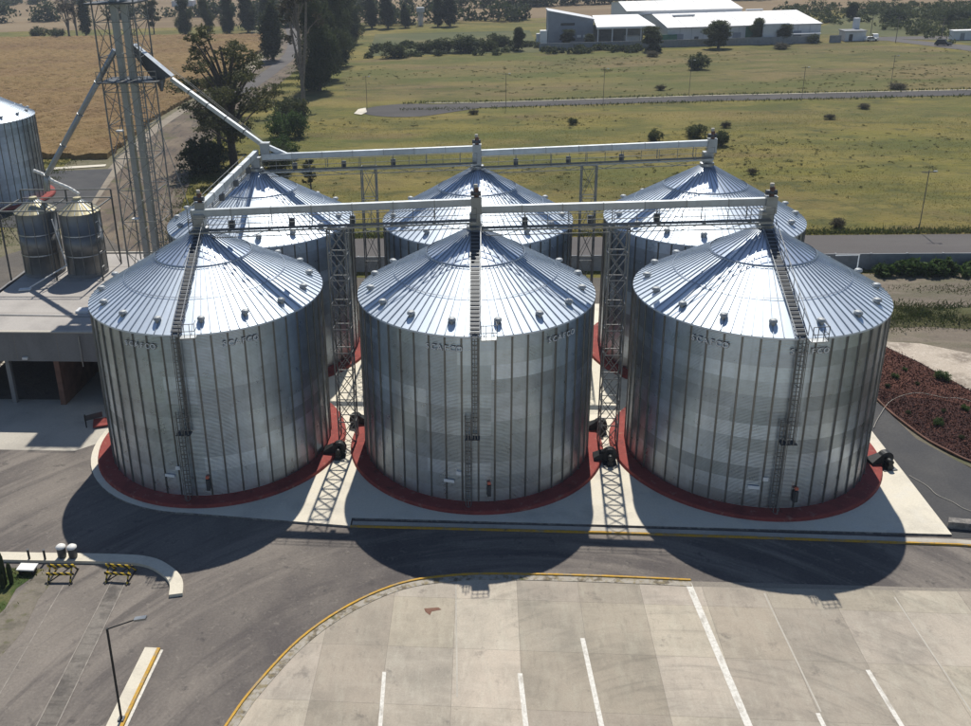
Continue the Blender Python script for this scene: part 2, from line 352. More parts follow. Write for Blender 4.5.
big('dirt_track', strip(rail[4:], 8.0, 10.6), -.035, 'dirt_track')
for d, nm in ((-4.6, 'wheel_track'), (-3.1, 'wheel_track'), (.9, 'wheel_track'), (2.4, 'wheel_track')):
    big(nm, strip(rail[:14], d, d+.35), -.030, 'soil')
big('turning_yard', [(-64, 62), (-62, 66), (-70, 101), (-92, 99), (-92, 66)], -.025, 'asphalt_dark')
big('concrete_strip', [(-83, 100.4), (-72.2, 103), (-72.6, 104.6), (-83.4, 102.2)], .06, 'pad_concrete')
# far road with its turning head
loop = [(-18+11.0*math.cos(a), 159.0+9.0*math.sin(a)) for a in np.linspace(PI*.32, PI*1.68, 18)]
big('far_road', [(160, 168.2), (160, 176.8)][::-1]+[(2, 164.9)][:0]+loop[::1][:0]+[(0.0, 168.3)]+loop+[(0.0, 160.4)], -.03, 'road_grey') if False else None
big('far_road', [(170, 167.8), (170, 175.0), (54, 171.6), (0, 167.2)]+loop+[(0, 160.6), (54, 164.6)], -.03, 'far_asphalt')
big('far_kerb', [(170, 175.01), (170, 175.6), (54, 172.3), (0, 167.9), (-6, 168.3), (-14, 168.6), (-14, 168.2), (0, 167.25), (54, 171.65)], .05, 'pale_concrete')
big('kerb_end', [(-30.5, 155), (-28.5, 153.5), (-27.6, 157), (-28.6, 163), (-30.2, 161)], .06, 'pad_concrete')
# fields
big('far_plain', [(-2500, 385), (2500, 420), (2500, 4200), (-2500, 4200)], -.06, 'far_field')
big('scrub_ground', [(120, 305), (138, 300), (165, 262), (400, 180), (700, 420), (180, 410)], -.05, 'far_green')
big('side_road', [(126, 283), (140, 279), (175, 190), (183, 190), (158, 262), (146, 282), (170, 276), (260, 235), (262, 243), (160, 290), (128, 291)], -.03, 'road_grey')
big('green_field', [(-40, 268), (20, 268), (20, 345), (-46, 345)], -.055, 'far_green')
ff = [(-35, 176), (0, 171), (54, 175), (150, 178.5), (176, 186), (150, 240), (128, 268), (20, 262), (-42, 256)]
big('fallow_field', smoothline(ff+[ff[0]], 4)[:-1], -.07, 'fallow')
big('green_verge', [(150, 262), (180, 192), (215, 192), (170, 262)], -.045, 'lawn')

def grid_canopy(x0, x1, y0, y1, nx, ny, z, amp, inside, mat, seed):
    r = np.random.RandomState(seed); X = np.linspace(x0, x1, nx); Y = np.linspace(y0, y1, ny)
    v = []; f = []
    zz = z+amp*(r.rand(ny, nx)-.5)
    idx = -np.ones((ny, nx), int)
    for j in range(ny):
        for i in range(nx):
            if inside(X[i], Y[j]): idx[j, i] = len(v); v.append((X[i]+r.uniform(-.2, .2), Y[j]+r.uniform(-.2, .2), zz[j, i]))
    for j in range(ny-1):
        for i in range(nx-1):
            q = (idx[j, i], idx[j, i+1], idx[j+1, i+1], idx[j+1, i])
            if min(q) >= 0: f.append(q)
    return v, f
def in_crop(x, y):
    # left of the track corridor
    k = np.interp(y, [100, 150, 229, 290, 375], [-72.5, -78.5, -79, -83, -99])
    return y > 109+(-74-x)*.08 and x < k and y < 352 - (x+120)*.12
v, f = grid_canopy(-330, -66, 106, 384, 250, 230, .95, .55, in_crop, 'crop', 3)
# skirt down to the soil along every open edge
ec = {}
for q in f:
    for a, b in zip(q, q[1:]+q[:1]): ec[(a, b)] = 1
sk = [(a, b) for (a, b) in ec if (b, a) not in ec]
n0 = len(v); m_ = {}
for a, b in sk:
    for k in (a, b):
        if k not in m_: m_[k] = len(v); v.append((v[k][0], v[k][1]-.15, -.08))
    f.append((a, m_[a], m_[b], b))
crop = put('crop_field', mesh('crop', v, f, 'crop')); crop['kind'] = 'stuff'; crop['label'] = 'ripe ochre crop field beyond the tall elevator tower'; crop['category'] = 'crop'
def blades(n, fx, hmin, hmax, w, mat, seed, lean=.5):
    r = np.random.RandomState(seed); pts = fx(r, n); n = len(pts)
    a = r.rand(n)*PI; h = r.uniform(hmin, hmax, n); ww = w*r.uniform(.6, 1.4, n)
    dx = np.cos(a)*ww; dy = np.sin(a)*ww; lx = r.normal(0, lean, n)*h; ly = r.normal(0, lean, n)*h
    V = np.zeros((n, 3, 3)); V[:, 0] = np.stack([pts[:, 0]-dx, pts[:, 1]-dy, pts[:, 2]], 1); V[:, 1] = np.stack([pts[:, 0]+dx, pts[:, 1]+dy, pts[:, 2]], 1); V[:, 2] = np.stack([pts[:, 0]+lx, pts[:, 1]+ly, pts[:, 2]+h], 1)
    return trimesh('blades', V, mat)
def trimesh(name, V, mat):
    k = V.shape[1]; n = V.shape[0]
    me = bpy.data.meshes.new(name); me.vertices.add(n*k); me.vertices.foreach_set('co', V.reshape(-1))
    me.loops.add(n*k); me.loops.foreach_set('vertex_index', np.arange(n*k, dtype=np.int32))
    me.polygons.add(n); me.polygons.foreach_set('loop_start', np.arange(0, n*k, k, dtype=np.int32))
    try: me.polygons.foreach_set('loop_total', np.full(n, k, np.int32))
    except Exception: pass
    me.materials.append(MATS[mat]); me.update(calc_edges=True); return me
def crop_pts(r, n):
    P = np.stack([r.uniform(-150, -70, n), r.uniform(106, 230, n)], 1); k = np.array([in_crop(a, b) for a, b in P]); P = P[k]; return np.c_[P, np.full(len(P), .75)]
o = put('crop_stalks', blades(50000, crop_pts, .2, .4, .07, 'crop_blade', 5)); o['kind'] = 'stuff'; o['label'] = 'dry crop heads standing up from the ochre field'; o['category'] = 'crop'
def field_pts(r, n):
    y = 59+(r.rand(n)**1.3)*115; x = r.uniform(-44, 150, n); k = (y > 59.5) & ~((y > 150) & (y < 177)) & (x > -38-.10*(y-60)+r.normal(0, 1, n))
    c = np.sin(x*.13+2*np.sin(y*.07))+np.sin(y*.21+x*.05)+r.normal(0, .9, n); k &= c > -.2
    return np.stack([x, y, np.full(n, -.1)], 1)[k]
o = put('field_grass', blades(120000, field_pts, .08, .24, .05, 'grass_blade', 6, .9)); o['kind'] = 'stuff'; o['label'] = 'yellow green rough grass covering the open field'; o['category'] = 'grass'
def rightgrass(r, n):
    x = r.uniform(34, 90, n); y = r.uniform(23, 46.5, n); c = np.sin(x*.35)+np.sin(y*1.1+x*.1)*1.3+r.normal(0, .6, n)
    k = (c > .2) & ~((y > 30) & (y < 33.4)); return np.stack([x, y, np.full(n, -.03)], 1)[k]
o = put('verge_weeds', blades(26000, rightgrass, .08, .3, .05, 'grass_green', 8, .6)); o['kind'] = 'stuff'; o['label'] = 'patchy weeds on the soil between wall and silos'; o['category'] = 'grass'
def roadedge(r, n):
    x = r.uniform(-36, 150, n); y = 57.3+x*.011+np.abs(r.normal(0, 1.2, n)); return np.stack([x, y, np.full(n, -.05)], 1)
o = put('roadside_grass', blades(16000, roadedge, .15, .55, .09, 'grass_green', 9, .5)); o['kind'] = 'stuff'; o['label'] = 'taller green grass edging the road behind the silos'; o['category'] = 'grass'
def lawnp(r, n):
    x = r.uniform(-40, -28, n); y = r.uniform(-30, -17.8, n); k = (x < -29.9+(y+18)*.14+r.normal(0, .35, n)); k &= np.sin(x*1.1)+np.sin(y*1.3)+r.normal(0, .5, n) > -.3
    return np.stack([x, y, np.full(n, .01)], 1)[k]
big('lawn', [(-44, -17.9), (-29.6, -17.9), (-30.6, -20), (-30.4, -22), (-31.0, -24.2), (-30.9, -27), (-32.5, -34), (-44, -34)], .012, 'lawn')
big('dusty_edge', [(-30, -17.9), (-28.3, -17.9), (-28.6, -21), (-28.2, -24), (-28.9, -28), (-29.4, -36), (-33, -36), (-31, -27), (-30.2, -21)], .008, 'dust')
o = put('lawn_grass', blades(14000, lawnp, .05, .16, .04, 'grass_green', 10, .6)); o['kind'] = 'stuff'; o['label'] = 'short green lawn beside the white walkway'; o['category'] = 'grass'
def vergep(r, n):
    i = r.randint(6, len(rail)-12, n); P = np.array(rail)[i]; P = P+r.uniform(-3, 3, (n, 2)); d = r.choice([-9.5, -8, 22], n)+r.normal(0, 1.2, n); P[:, 0] -= d; return np.c_[P, np.full(n, -.06)]
o = put('verge_tufts', blades(26000, vergep, .15, .45, .08, 'grass_green', 11, .5)); o['kind'] = 'stuff'; o['label'] = 'rough grass tufts along the dirt road'; o['category'] = 'grass'

mx = np.linspace(36, 130, 120); mv = []; mf = []
mr = np.random.RandomState(77)
for i, x in enumerate(mx):
    yc = 27.6+.05*(x-40)+.6*math.sin(x*.31); hh = .75+.25*math.sin(x*.5)+mr.uniform(-.1, .1)
    for k in range(9):
        u = -1+2*k/8; mv.append((x+mr.uniform(-.2, .2), yc+u*3.0+mr.uniform(-.15, .15), -.05+hh*max(0, math.cos(u*PI/2))**1.2+mr.uniform(0, .12)*(abs(u) < .95)))
    if i:
        for k in range(8): a = (i-1)*9+k; mf.append((a, a+9, a+10, a+1))
struct('earth_bank', mesh('bank', mv, mf, 'bank_green'))
def bankp(r, n):
    x = r.uniform(36, 110, n); y = 27.6+.05*(x-40)+.6*np.sin(x*.31)+r.normal(0, 1.3, n); return np.stack([x, y, np.full(n, .45)], 1)
o = put('bank_weeds', blades(22000, bankp, .2, .5, .07, 'grass_green', 78, .6)); o['kind'] = 'stuff'; o['label'] = 'weeds covering the low earth bank right of the silos'; o['category'] = 'weeds'

# ------------------------------------------------------------------ truck yard of cast slabs
edge = smoothline([(-15.2, -38), (-13.3, -30.7), (-12.4, -27.9), (-10.5, -23.9), (-7.9, -20.7), (-4.8, -18.4), (-1.6, -17.45), (1.8, -17.1), (8.4, -17.05), (14.2, -17.2)], 5)
yard_poly = edge+[(40, -17.1), (40, -46), (-17, -46)]
yard = struct('truck_yard', slab(yard_poly, -.02, .012, 'joint_dark'))
def clip(poly, ax, v, keep_less):
    out = []
    for i in range(len(poly)):
        a = poly[i]; b = poly[(i+1) % len(poly)]; ia = (a[ax] <= v) == keep_less; ib = (b[ax] <= v) == keep_less
        if ia: out.append(a)
        if ia != ib:
            t_ = (v-a[ax])/(b[ax]-a[ax]); out.append((a[0]+(b[0]-a[0])*t_, a[1]+(b[1]-a[1])*t_))
    return out
lane_tone = {}
inner = strip(edge, -.01, -.55)
yin = offset_line(edge, -.55)+[(40, -17.3), (40, -46), (-17, -46)]
for i, x in enumerate(np.arange(-17.05, 40, 3.98)):
    lane = rng.choice([1.0, .93, .80, 1.08, .88])
    if i in (5, 6): lane = .80
    if i in (8,): lane = .86
    for j, y in enumerate(np.arange(-46.9, -16, 4.55)):
        q = yin
        for ax, v_, k in ((0, x+.014, False), (0, x+3.966, True), (1, y+.008, False), (1, y+4.542, True)):
            q = clip(q, ax, v_, k)
            if len(q) < 3: break
        if len(q) >= 3 and abs(area2(q)) > .2:
            cx_ = sum(a[0] for a in q)/len(q); cy_ = sum(a[1] for a in q)/len(q)
            tn = lane*rng.uniform(.95, 1.05)
            put('slab', slab([(a[0]-cx_, a[1]-cy_) for a in q], -.015, .016, 'yard_concrete'), yard, (cx_, cy_, 0), color=(tn, tn*rng.uniform(.985, 1.01), tn*rng.uniform(.97, 1.02)))
def paintline(x0, y0, x1, y1, w, lab):
    o = put('lane_line', sheet(strip([(x0, y0), (x1, y1)], -w/2, w/2), .026, 'road_paint')); tag(o, lab, 'road marking', 'white lane lines of the truck yard')
paintline(-5.1, -26.3, -4.5, -40, .22, 'short white lane line nearest the curved yellow kerb')
paintline(2.78, -26, 3.45, -40, .28, 'white lane line at the foot of the picture below the middle silo')
paintline(6.65, -22.9, 7.6, -40, .28, 'white lane line right of the middle silo, starting mid yard')
paintline(14.0, -17.35, 15.6, -40, .42, 'wide long white lane line starting at the yard edge')
paintline(18.75, -28.1, 19.3, -40, .24, 'short white lane stub at the picture edge right of the wide line')
paintline(22.6, -24.7, 23.6, -40, .26, 'rightmost white lane line in the truck yard')
for xj, lab in ((-1.15, 'faint pale joint seal line left of the middle silo'), (18.6, 'faint pale seam right of the wide line'), (26.6, 'faint pale seam at the right of the yard')):
    o = put('seam_line', sheet(strip([(xj, -18.2), (xj+.35, -28)], -.05, .05), .024, 'pale_concrete')); tag(o, lab, 'seam')
kerb = put('curved_kerb', slab(strip(edge, -.02, .12), -.02, .12, 'yellow_paint')); tag(kerb, 'curved yellow painted kerb round the truck yard', 'kerb')
put('kerb_backing', slab(strip(edge, -.55, -.03), -.02, .045, 'dirty_kerb'), kerb)
o = put('rust_stain', sheet([(1.2-4.7+.5, -21.0), (.9-4, -20.7), (-2.2, -20.55), (-2.0, -20.75), (-2.6, -20.95), (-2.7, -21.3)], .028, 'rust_brown')); tag(o, 'small rust red scrap lying on the yard slabs', 'scrap')

# ------------------------------------------------------------------ silo pad, kerbs
arcL = [(-21.55+11.05*math.cos(a), 11.05*math.sin(a)) for a in np.linspace(PI*.80, PI*1.5, 26)]
padpoly = arcL+[(-9.0, -12.2), (-9.0, -11.2), (33.0, -11.5), (33.0, 31.5), (-30, 31.5), (-32.4, 20)]
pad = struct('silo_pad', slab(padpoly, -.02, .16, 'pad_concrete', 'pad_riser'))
o = put('yellow_kerb', slab(strip([(-9.0, -12.12), (9, -12.15), (20, -12.3), (33, -12.55), (36, -12.9), (48, -14.6)], -.06, .06), -.02, .14, 'yellow_paint')); tag(o, 'straight yellow kerb along the front of the silo pad', 'kerb')
put('kerb_top', slab(strip([(-8.9, -11.75), (9, -11.78), (20, -11.95), (33, -12.2), (36, -12.5), (48, -14.2)], -.22, .24), -.02, .10, 'pale_concrete'), o)
o = put('low_dark_strip', slab([(33.1, -10.6), (40, -11.4), (40, -10.9), (33.4, -10.0)], 0, .55, 'pad_riser')); tag(o, 'low dark raised strip beyond the right pad corner', 'wall')  # low raised strip in the dark riser material

# ------------------------------------------------------------------ the silos
RW, Z0, HW, NR = 9.15, .35, 13.94, 12
RH = (HW-Z0)/NR
SL = .5738
def arc_sheet(a0, a1, n, r_bot, r_top, h, mat):
    v = []; f = []
    for i in range(n+1):
        a = a0+(a1-a0)*i/n
        v += [(r_bot*math.sin(a), -r_bot*math.cos(a), 0), (r_top*math.sin(a), -r_top*math.cos(a), h)]
    f = [(2*i, 2*i+2, 2*i+3, 2*i+1) for i in range(n)]
    return mesh('wall_sheet', v, f, mat, None, True)
A24 = 2*PI/24
ME_SHEET = arc_sheet(0, A24, 6, RW+.012, RW-.004, RH+.03, 'wall_galv')
def stiff_mesh():
    w, d, h = .050, .09, HW-Z0-.05; v = []
    pr = [(-w*1.5, .004), (-w*.6, .02), (-w*.6, d), (w*.6, d), (w*.6, .02), (w*1.5, .004)]
    for z in (0, h): v += [(x, -(RW+.01)-y, z) for x, y in pr]
    n = len(pr); f = [(i, i+1, n+i+1, n+i) for i in range(n-1)]+[(n+2, n+3, n+4, n+1)]
    return mesh('stiffener', v, f, 'post_galv')
ME_STIFF = stiff_mesh()
def roof_panel(r0, r1, n, rmat='roof_galv'):
    a = 2*PI/n; v = []; f = []; mi = []
    def P(r, t_, dz): return (r*math.sin(t_), -r*math.cos(t_), HW+(RW+.12-r)*SL+dz)
    k = 3
    for i in range(k+1):
        for r in (r1, r0): v.append(P(r, a*i/k, 0))
    for i in range(k): f.append((2*i, 2*i+2, 2*i+3, 2*i+1)); mi.append(0)
    # raised rib along the left edge
    b = len(v); wr = .035
    for r in (r1, r0):
        da = wr/r
        v += [P(r, -da, .0), P(r, -da*.7, .085), P(r, da*.7, .085), P(r, da, .0)]
    f += [(b, b+1, b+5, b+4)[::-1], (b+1, b+2, b+6, b+5), (b+2, b+3, b+7, b+6), (b+3, b+2, b+1, b)]; mi += [1, 1, 1, 1]
    # turned down eave lip
    c = len(v); v += [P(r1, 0, -.14), P(r1, a, -.14)]
    f.append((0, c, c+1, 2*k)); mi.append(0)
    me = mesh('roof_panel', v, f, [rmat, 'rib_galv'], mi); return me
NL, NU, RS = 84, 42, 3.753
ME_RL = roof_panel(RS-.05, RW+.12, NL); ME_RU = roof_panel(.62, RS+.06, NU, 'cap_galv')
ZS = HW+(RW+.12-RS)*SL
ME_HOOP = lathe([(RS+.10, ZS-.02), (RS+.10, ZS+.07), (RS+.02, ZS+.13)], 84, 'rib_galv')
ME_MID = lathe([(6.4, HW+(RW+.12-6.4)*SL+.088), (6.34, HW+(RW+.12-6.34)*SL+.092)], 84, 'rib_galv')
ME_RING = lathe([(RW-.2, .46), (RW+.3, .45), (10.34, .43), (10.42, .40), (10.5, .14)], 96, ['red_paint'], None, False)
ME_COLLAR = lathe([(.66, HW+(RW-.5)*SL-.1), (.66, HW+(RW-.4)*SL+.25), (.2, HW+(RW-.4)*SL+.4)], 20, 'steel_galv', None, False)
ME_EAVE = lathe([(RW+.02, HW-.20), (RW+.05, HW-.02), (RW-.1, HW)], 96, 'steel_galv')
def vent_mesh():
    v = []; f = []; mi = []
    n = 10
    def ring(r, z, dy=0): return [(r*math.cos(2*PI*i/n), dy+r*math.sin(2*PI*i/n), z) for i in range(n)]
    prof = [(.20, -.15), (.20, .20), (.34, .20), (.34, .30), (.26, .42), (.1, .48)]
    for r, z in prof: v += ring(r, z)
    for k in range(len(prof)-1):
        for i in range(n): f.append((k*n+i, k*n+(i+1) % n, (k+1)*n+(i+1) % n, (k+1)*n+i)); mi.append(1 if k < 2 else 0)
    f.append(tuple(range(5*n, 6*n))); mi.append(0)
    return mesh('roof_vent', v, f, ['vent_grey', 'steel_galv'], mi)
ME_VENT = vent_mesh()
# lettering for the wall plates, built from the built-in font
def glyph(ch, size, mat):
    cu_ = bpy.data.curves.new('glyph', 'FONT'); cu_.body = ch; cu_.size = size; cu_.extrude = .012; cu_.align_x = 'CENTER'
    ob = bpy.data.objects.new('glyph', cu_); COL.objects.link(ob); bpy.context.view_layer.update()
    me = bpy.data.meshes.new_from_object(ob.evaluated_get(bpy.context.evaluated_depsgraph_get())); bpy.data.objects.remove(ob)
    me.materials.clear(); me.materials.append(MATS[mat]); return me
GL = {c: glyph(c, .60, 'letter_white') for c in 'SCAFO'}; GD = {c: glyph(c, .68, 'letter_dark') for c in 'SCAFO'}
def on_wall(root, name, me, phi, z, d=.12):
    o = put(name, me, root, ((RW+d)*math.sin(phi), -(RW+d)*math.cos(phi), z)); o.rotation_euler = (PI/2, 0, phi); return o

def ladder(root, nm, p0, p1, side, w, rung=.33, mat='steel_galv', cage=False):
    """a ladder as a part with its rails and rungs as sub-parts"""
    L = put(nm, cube(mat), root, p0, 0, (.05, .05, .05)); L.scale = (1, 1, 1); L.data = mesh('bracket', [(-.04, 0, 0), (.04, 0, 0), (.04, 0, .05), (-.04, 0, .05)], [(0, 1, 2, 3)], mat)
    d = Vector(p1)-Vector(p0); s = Vector(side).normalized()*w/2; z = Vector((0, 0, 0))
    for k in (-1, 1): beam('rail', L, s*k, s*k+d, .06, .09, mat)
    n = int(d.length/rung)
    v = []; f = []
    for i in range(n):
        c = d*((i+.5)/n); q = d.normalized()*.022; up = s.normalized().cross(d).normalized()*.022
        b = len(v)
        for e in (-1, 1):
            for u in ((1, 1), (1, -1), (-1, -1), (-1, 1)): v.append(tuple(c+s*e+q*u[0]+up*u[1]))
        f += [(b+i_, b+(i_+1) % 4, b+4+(i_+1) % 4, b+4+i_) for i_ in range(4)]
    put('rung_set', mesh('rungs', v, f, mat), L)['kind'] = 'stuff'
    if cage:
        out = s.normalized().cross(d).normalized()
        if out.y > 0: out = -out
        v = []; f = []
        for i in range(int(d.length/1.5)+1):
            c = d.normalized()*(i*1.5)
            for k in range(9):
                a = PI*k/8; p = c+s*1.15*math.cos(a)+out*.75*math.sin(a)
                v += [tuple(p-d.normalized()*.03), tuple(p+d.normalized()*.03)]
                if k: b = len(v); f.append((b-4, b-2, b-1, b-3))
        for k in (2, 4, 6):
            a = PI*k/8; p = s*1.15*math.cos(a)+out*.75*math.sin(a); t_ = s.normalized()*.03
            b = len(v); v += [tuple(p-t_), tuple(p+t_), tuple(p+t_+d), tuple(p-t_+d)]; f.append((b, b+1, b+2, b+3))
        put('safety_cage', mesh('cage', v, f, mat), L)['kind'] = 'stuff'
    return L

def silo(x, y, label, front, rowseed, phi=0.0):
    r = random.Random(rowseed)
    s = thing('grain_silo', (x, y, 0), label, 'silo', 'six large corrugated grain silos in two rows')
    tone = [1.0]*NR
    v = 1.0
    for k in range(NR): tone[k] = r.choice([1.0, .98, .90, 1.10, .93, 1.05, .82, 1.20])
    for k in range(NR):
        off = r.randint(0, 5)
        run = 0; tn = 1
        for c in range(24):
            if run == 0: run = r.randint(2, 6); tn = r.uniform(.82, 1.16)
            run -= 1
            t_ = tone[k]*tn*r.uniform(.96, 1.04)
            put('wall_sheet', ME_SHEET, s, (0, 0, Z0+k*RH), (c+.5)*A24, color=(t_*r.uniform(.985, 1.015), t_, t_*r.uniform(.985, 1.02)))
    for c in range(48): put('stiffener', ME_STIFF, s, (0, 0, Z0), (c+.25)*2*PI/48)
    for c in range(NL):
        t_ = r.uniform(.93, 1.05); put('roof_panel', ME_RL, s, rz=c*2*PI/NL, color=t_)
    for c in range(NU):
        t_ = r.uniform(.93, 1.05); put('roof_panel', ME_RU, s, rz=c*2*PI/NU, color=t_)
    put('roof_hoop', ME_HOOP, s); put('foundation_ring', ME_RING, s); put('peak_collar', ME_COLLAR, s); put('eave_ring', ME_EAVE, s); put('purlin_ring', ME_MID, s)
    for c in range(16):
        a = phi+(c+.5)*2*PI/16; rr = 8.25
        put('roof_vent', ME_VENT, s, (rr*math.sin(a), -rr*math.cos(a), HW+(RW-rr)*SL+.05), a, (.85, .95, .9))
    # inlet tower at the peak
    zt = HW+RW*SL-.45
    box('inlet_box', s, (0, 0, zt+.75), (.85, .85, 1.5), 'steel_galv')
    if front:
        sd = (math.cos(phi), math.sin(phi), 0)
        def on(rr, dz): return (rr*math.sin(phi), -rr*math.cos(phi), HW+(RW+.12-rr)*SL+dz)
        beam('ladder_tray', s, on(RW+.1, .10), on(.8, .10), .62, .03, 'steel_dark')
        L = ladder(s, 'roof_ladder', on(RW+.1, .22), on(.8, .26), sd, .72, .36)
        H = put('roof_handrail', cube('steel_galv'), s, (0, 0, 0)); H.data = mesh('base', [(0, 0, 19), (.01, 0, 19), (0, .01, 19)], [(0, 1, 2)], 'steel_galv')
        px = Vector((math.cos(phi), math.sin(phi), 0))*.42
        beam('rail', H, Vector(on(RW, 1.0))+px, Vector(on(.9, 1.0))+px, .045, .045, 'steel_galv')
        for q in np.linspace(RW, 1, 8): beam('post', H, Vector(on(q, .05))+px, Vector(on(q, 1.0))+px, .04, .04, 'steel_galv')
        # wall ladder in two staggered lengths with a rest platform
        def wl_(a, z, d=.28): return ((RW+d)*math.sin(a), -(RW+d)*math.cos(a), z)
        zr = 6.2
        ladder(s, 'wall_ladder', wl_(phi, zr), wl_(phi, HW+.2), sd, .46, .33, 'lattice_grey', True)
        ladder(s, 'wall_ladder', wl_(phi-.052, .6), wl_(phi-.052, zr+1.6), sd, .46, .33, 'lattice_grey', True)
        Pm = box('rest_platform', s, wl_(phi-.02, zr-.05, .55), (1.1, .7, .06), 'steel_dark', phi)
        # eave basket beside the ladder
        B = box('eave_platform', s, wl_(phi+.10, HW-.05, .35), (1.15, .75, .06), 'steel_galv', phi+.10)
        K = put('guard_rail', cube('steel_dark'), s, wl_(phi+.10, HW, .35), phi+.10); K.data = mesh('g', [(0, 0, 0), (.01, 0, 0), (0, .01, 0)], [(0, 1, 2)], 'steel_dark')
        for gx in (-.55, -.2, .2, .55): beam('post', K, (gx, -.36, 0), (gx, -.36, 1.05), .04, .04, 'steel_dark')
        for gz in (.5, 1.05): beam('rail', K, (-.55, -.36, gz), (.55, -.36, gz), .04, .04, 'steel_dark'); beam('rail', K, (.55, -.36, gz), (.55, .36, gz), .04, .04, 'steel_dark')
        # name plates with letters, two on the visible side
        for pa in front:
            word = 'SCAFCO'; sp = .46/RW
            for i, ch in enumerate(word): on_wall(s, 'letter_outline', GD[ch], pa+(i-2.5)*sp, 12.735, .112)  # black outline: larger dark copy behind each white letter
            for i, ch in enumerate(word): on_wall(s, 'sign_letter', GL[ch], pa+(i-2.5)*sp, 12.76, .125)
        # small notice plates low on the wall
        box('notice_plate', s, wl_(phi-.13, 2.9, .14), (.36, .03, .3), 'letter_white', phi-.13)
        box('notice_plate', s, wl_(phi-.21, 2.15, .14), (.8, .03, .24), 'letter_white', phi-.21)
        # thermometry junction low on the wall
        box('control_box', s, wl_(phi+.11, 1.5, .2), (.28, .25, .9), 'steel_dark', phi+.11); box('warning_label', s, wl_(phi+.11, 2.15, .2), (.24, .2, .2), 'orange_plastic', phi+.11)
    return s
SP, DB = 21.55, 19.68
sL = silo(-SP, 0, 'front row silo on the left, beside the flat concrete roof', (-.30, .52), 11, .03)
sM = silo(0, 0, 'front row silo in the middle with its ladder facing the truck yard', (-.24, .74), 12, .005)
sR = silo(SP, 0, 'front row silo on the right, next to the reddish planting bed', (-.60, .12), 13, .05)
silo(-SP, DB, 'back row silo on the left, below the long spout', None, 14)
silo(0, DB, 'back row silo in the middle, behind the middle front silo', None, 15)
silo(SP, DB, 'back row silo on the right, nearest the open field', None, 16)
far = silo(-83.4, 80, 'distant silo cut by the left picture edge beside the ochre field', None, 17)
for s_, dv in ((sR, (9.1, 4.0)),):
    D = put('davit_arm', cyl('white_paint'), s_, (dv[0]-.4, dv[1], HW+.6), 0, (.09, .09, 1.6))
    beam('davit_boom', D, (-16, 0, .5), (4, 0, .5), .8, .04, 'white_paint', True) if False else None
    beam('davit_boom', s_, (dv[0]-2.2, dv[1], HW+1.38), (dv[0]-.35, dv[1], HW+1.40), .09, .09, 'white_paint', True)
# ------------------------------------------------------------------ conveyors, walkways, lattice towers
def conveyor(loc, p0, p1, label, walk, drive=True, secs=7):
    """p0, p1: top centre of the casing, in the thing's own coordinates; walk: side vector of the catwalk"""
    c = thing('chain_conveyor', loc, label, 'conveyor', 'galvanised conveyors over the silos')
    p0 = Vector(p0); p1 = Vector(p1); d = p1-p0; u = d.normalized(); n = Vector(walk); h = .56
    for i in range(secs):
        a = p0+d*(i/secs); b = p0+d*((i+1)/secs)
        dn = Vector((0, 0, -h/2))
        beam('casing', c, a+dn+u*.03, b+dn-u*.03, .42, h, 'conv_galv', color=rng.uniform(.85, 1.05))
        beam('casing_flange', c, a+dn-u*.025, a+dn+u*.025, .48, h+.06, 'steel_galv')
    # walkway
    wz = Vector((0, 0, -1.5)); f0 = p0+wz+n*.75; f1 = p1+wz+n*.75
    for gq in (-.3, -.15, 0, .15, .3): beam('deck_bar', c, f0+n*gq, f1+n*gq, .035, .035, 'lattice_grey')
    beam('walkway_girder', c, f0+n*.4+Vector((0, 0, -.1)), f1+n*.4+Vector((0, 0, -.1)), .06, .13, 'steel_galv')
    beam('walkway_girder', c, f0-n*.4+Vector((0, 0, -.1)), f1-n*.4+Vector((0, 0, -.1)), .06, .13, 'steel_galv')
    for zz in (.55, 1.05): beam('handrail', c, f0+n*.4+Vector((0, 0, zz)), f1+n*.4+Vector((0, 0, zz)), .045, .045, 'lattice_grey')
    m = int(d.length/1.55)
    lc = Vector((0, 0, -.62))
    beam('lower_chord', c, f0+lc, f1+lc, .06, .06, 'lattice_grey')
    for i in range(m):
        q0 = f0+d*(i/m); q1 = f0+d*((i+1)/m); sg = n*.38
        beam('truss_brace', c, q0+sg+(lc if i % 2 else Vector()) - (sg if i % 2 else Vector()), q1+(Vector() if i % 2 else lc)+(sg if i % 2 else Vector()), .045, .045, 'lattice_grey')
    for i in range(m+1):
        q = f0+n*.4+d*(i/m); beam('rail_post', c, q-Vector((0, 0, .1)), q+Vector((0, 0, 1.07)), .045, .045, 'lattice_grey')
        if i % 2 == 0:
            q2 = p0+d*(i/m)+Vector((0, 0, -h)); beam('hanger', c, q2, q2+Vector((0, 0, -.95)), .07, .07, 'lattice_grey')
    for i in (2, 5, 8):
        if i < m: box('motor_box', c, tuple(p0+d*(i/m)+Vector((0, 0, -1.25))+n*.1), (.42, .4, .55), 'steel_dark')
    if drive:
        e = p1
        box('head_box', c, (e.x, e.y, e.z-.5), (.8, .8, 1.3), 'steel_galv')
        beam('drive_motor', c, (e.x-.45, e.y-.1, e.z+.42), (e.x+.35, e.y-.1, e.z+.42), .42, .42, 'steel_dark', True)
        beam('gearbox', c, (e.x, e.y-.1, e.z+.1), (e.x, e.y-.1, e.z+.85), .38, .38, 'rust_brown', True)
        beam('motor_fan_cover', c, (e.x-.05, e.y-.1, e.z+.85), (e.x-.05, e.y-.1, e.z+1.12), .3, .3, 'pale_concrete', True)
    return c
conveyor((-SP, 0, 0), (-.6, 0, 20.58), (SP+.1, 0, 21.32), 'front conveyor bridging the left and middle front silos', (0, -1, 0))
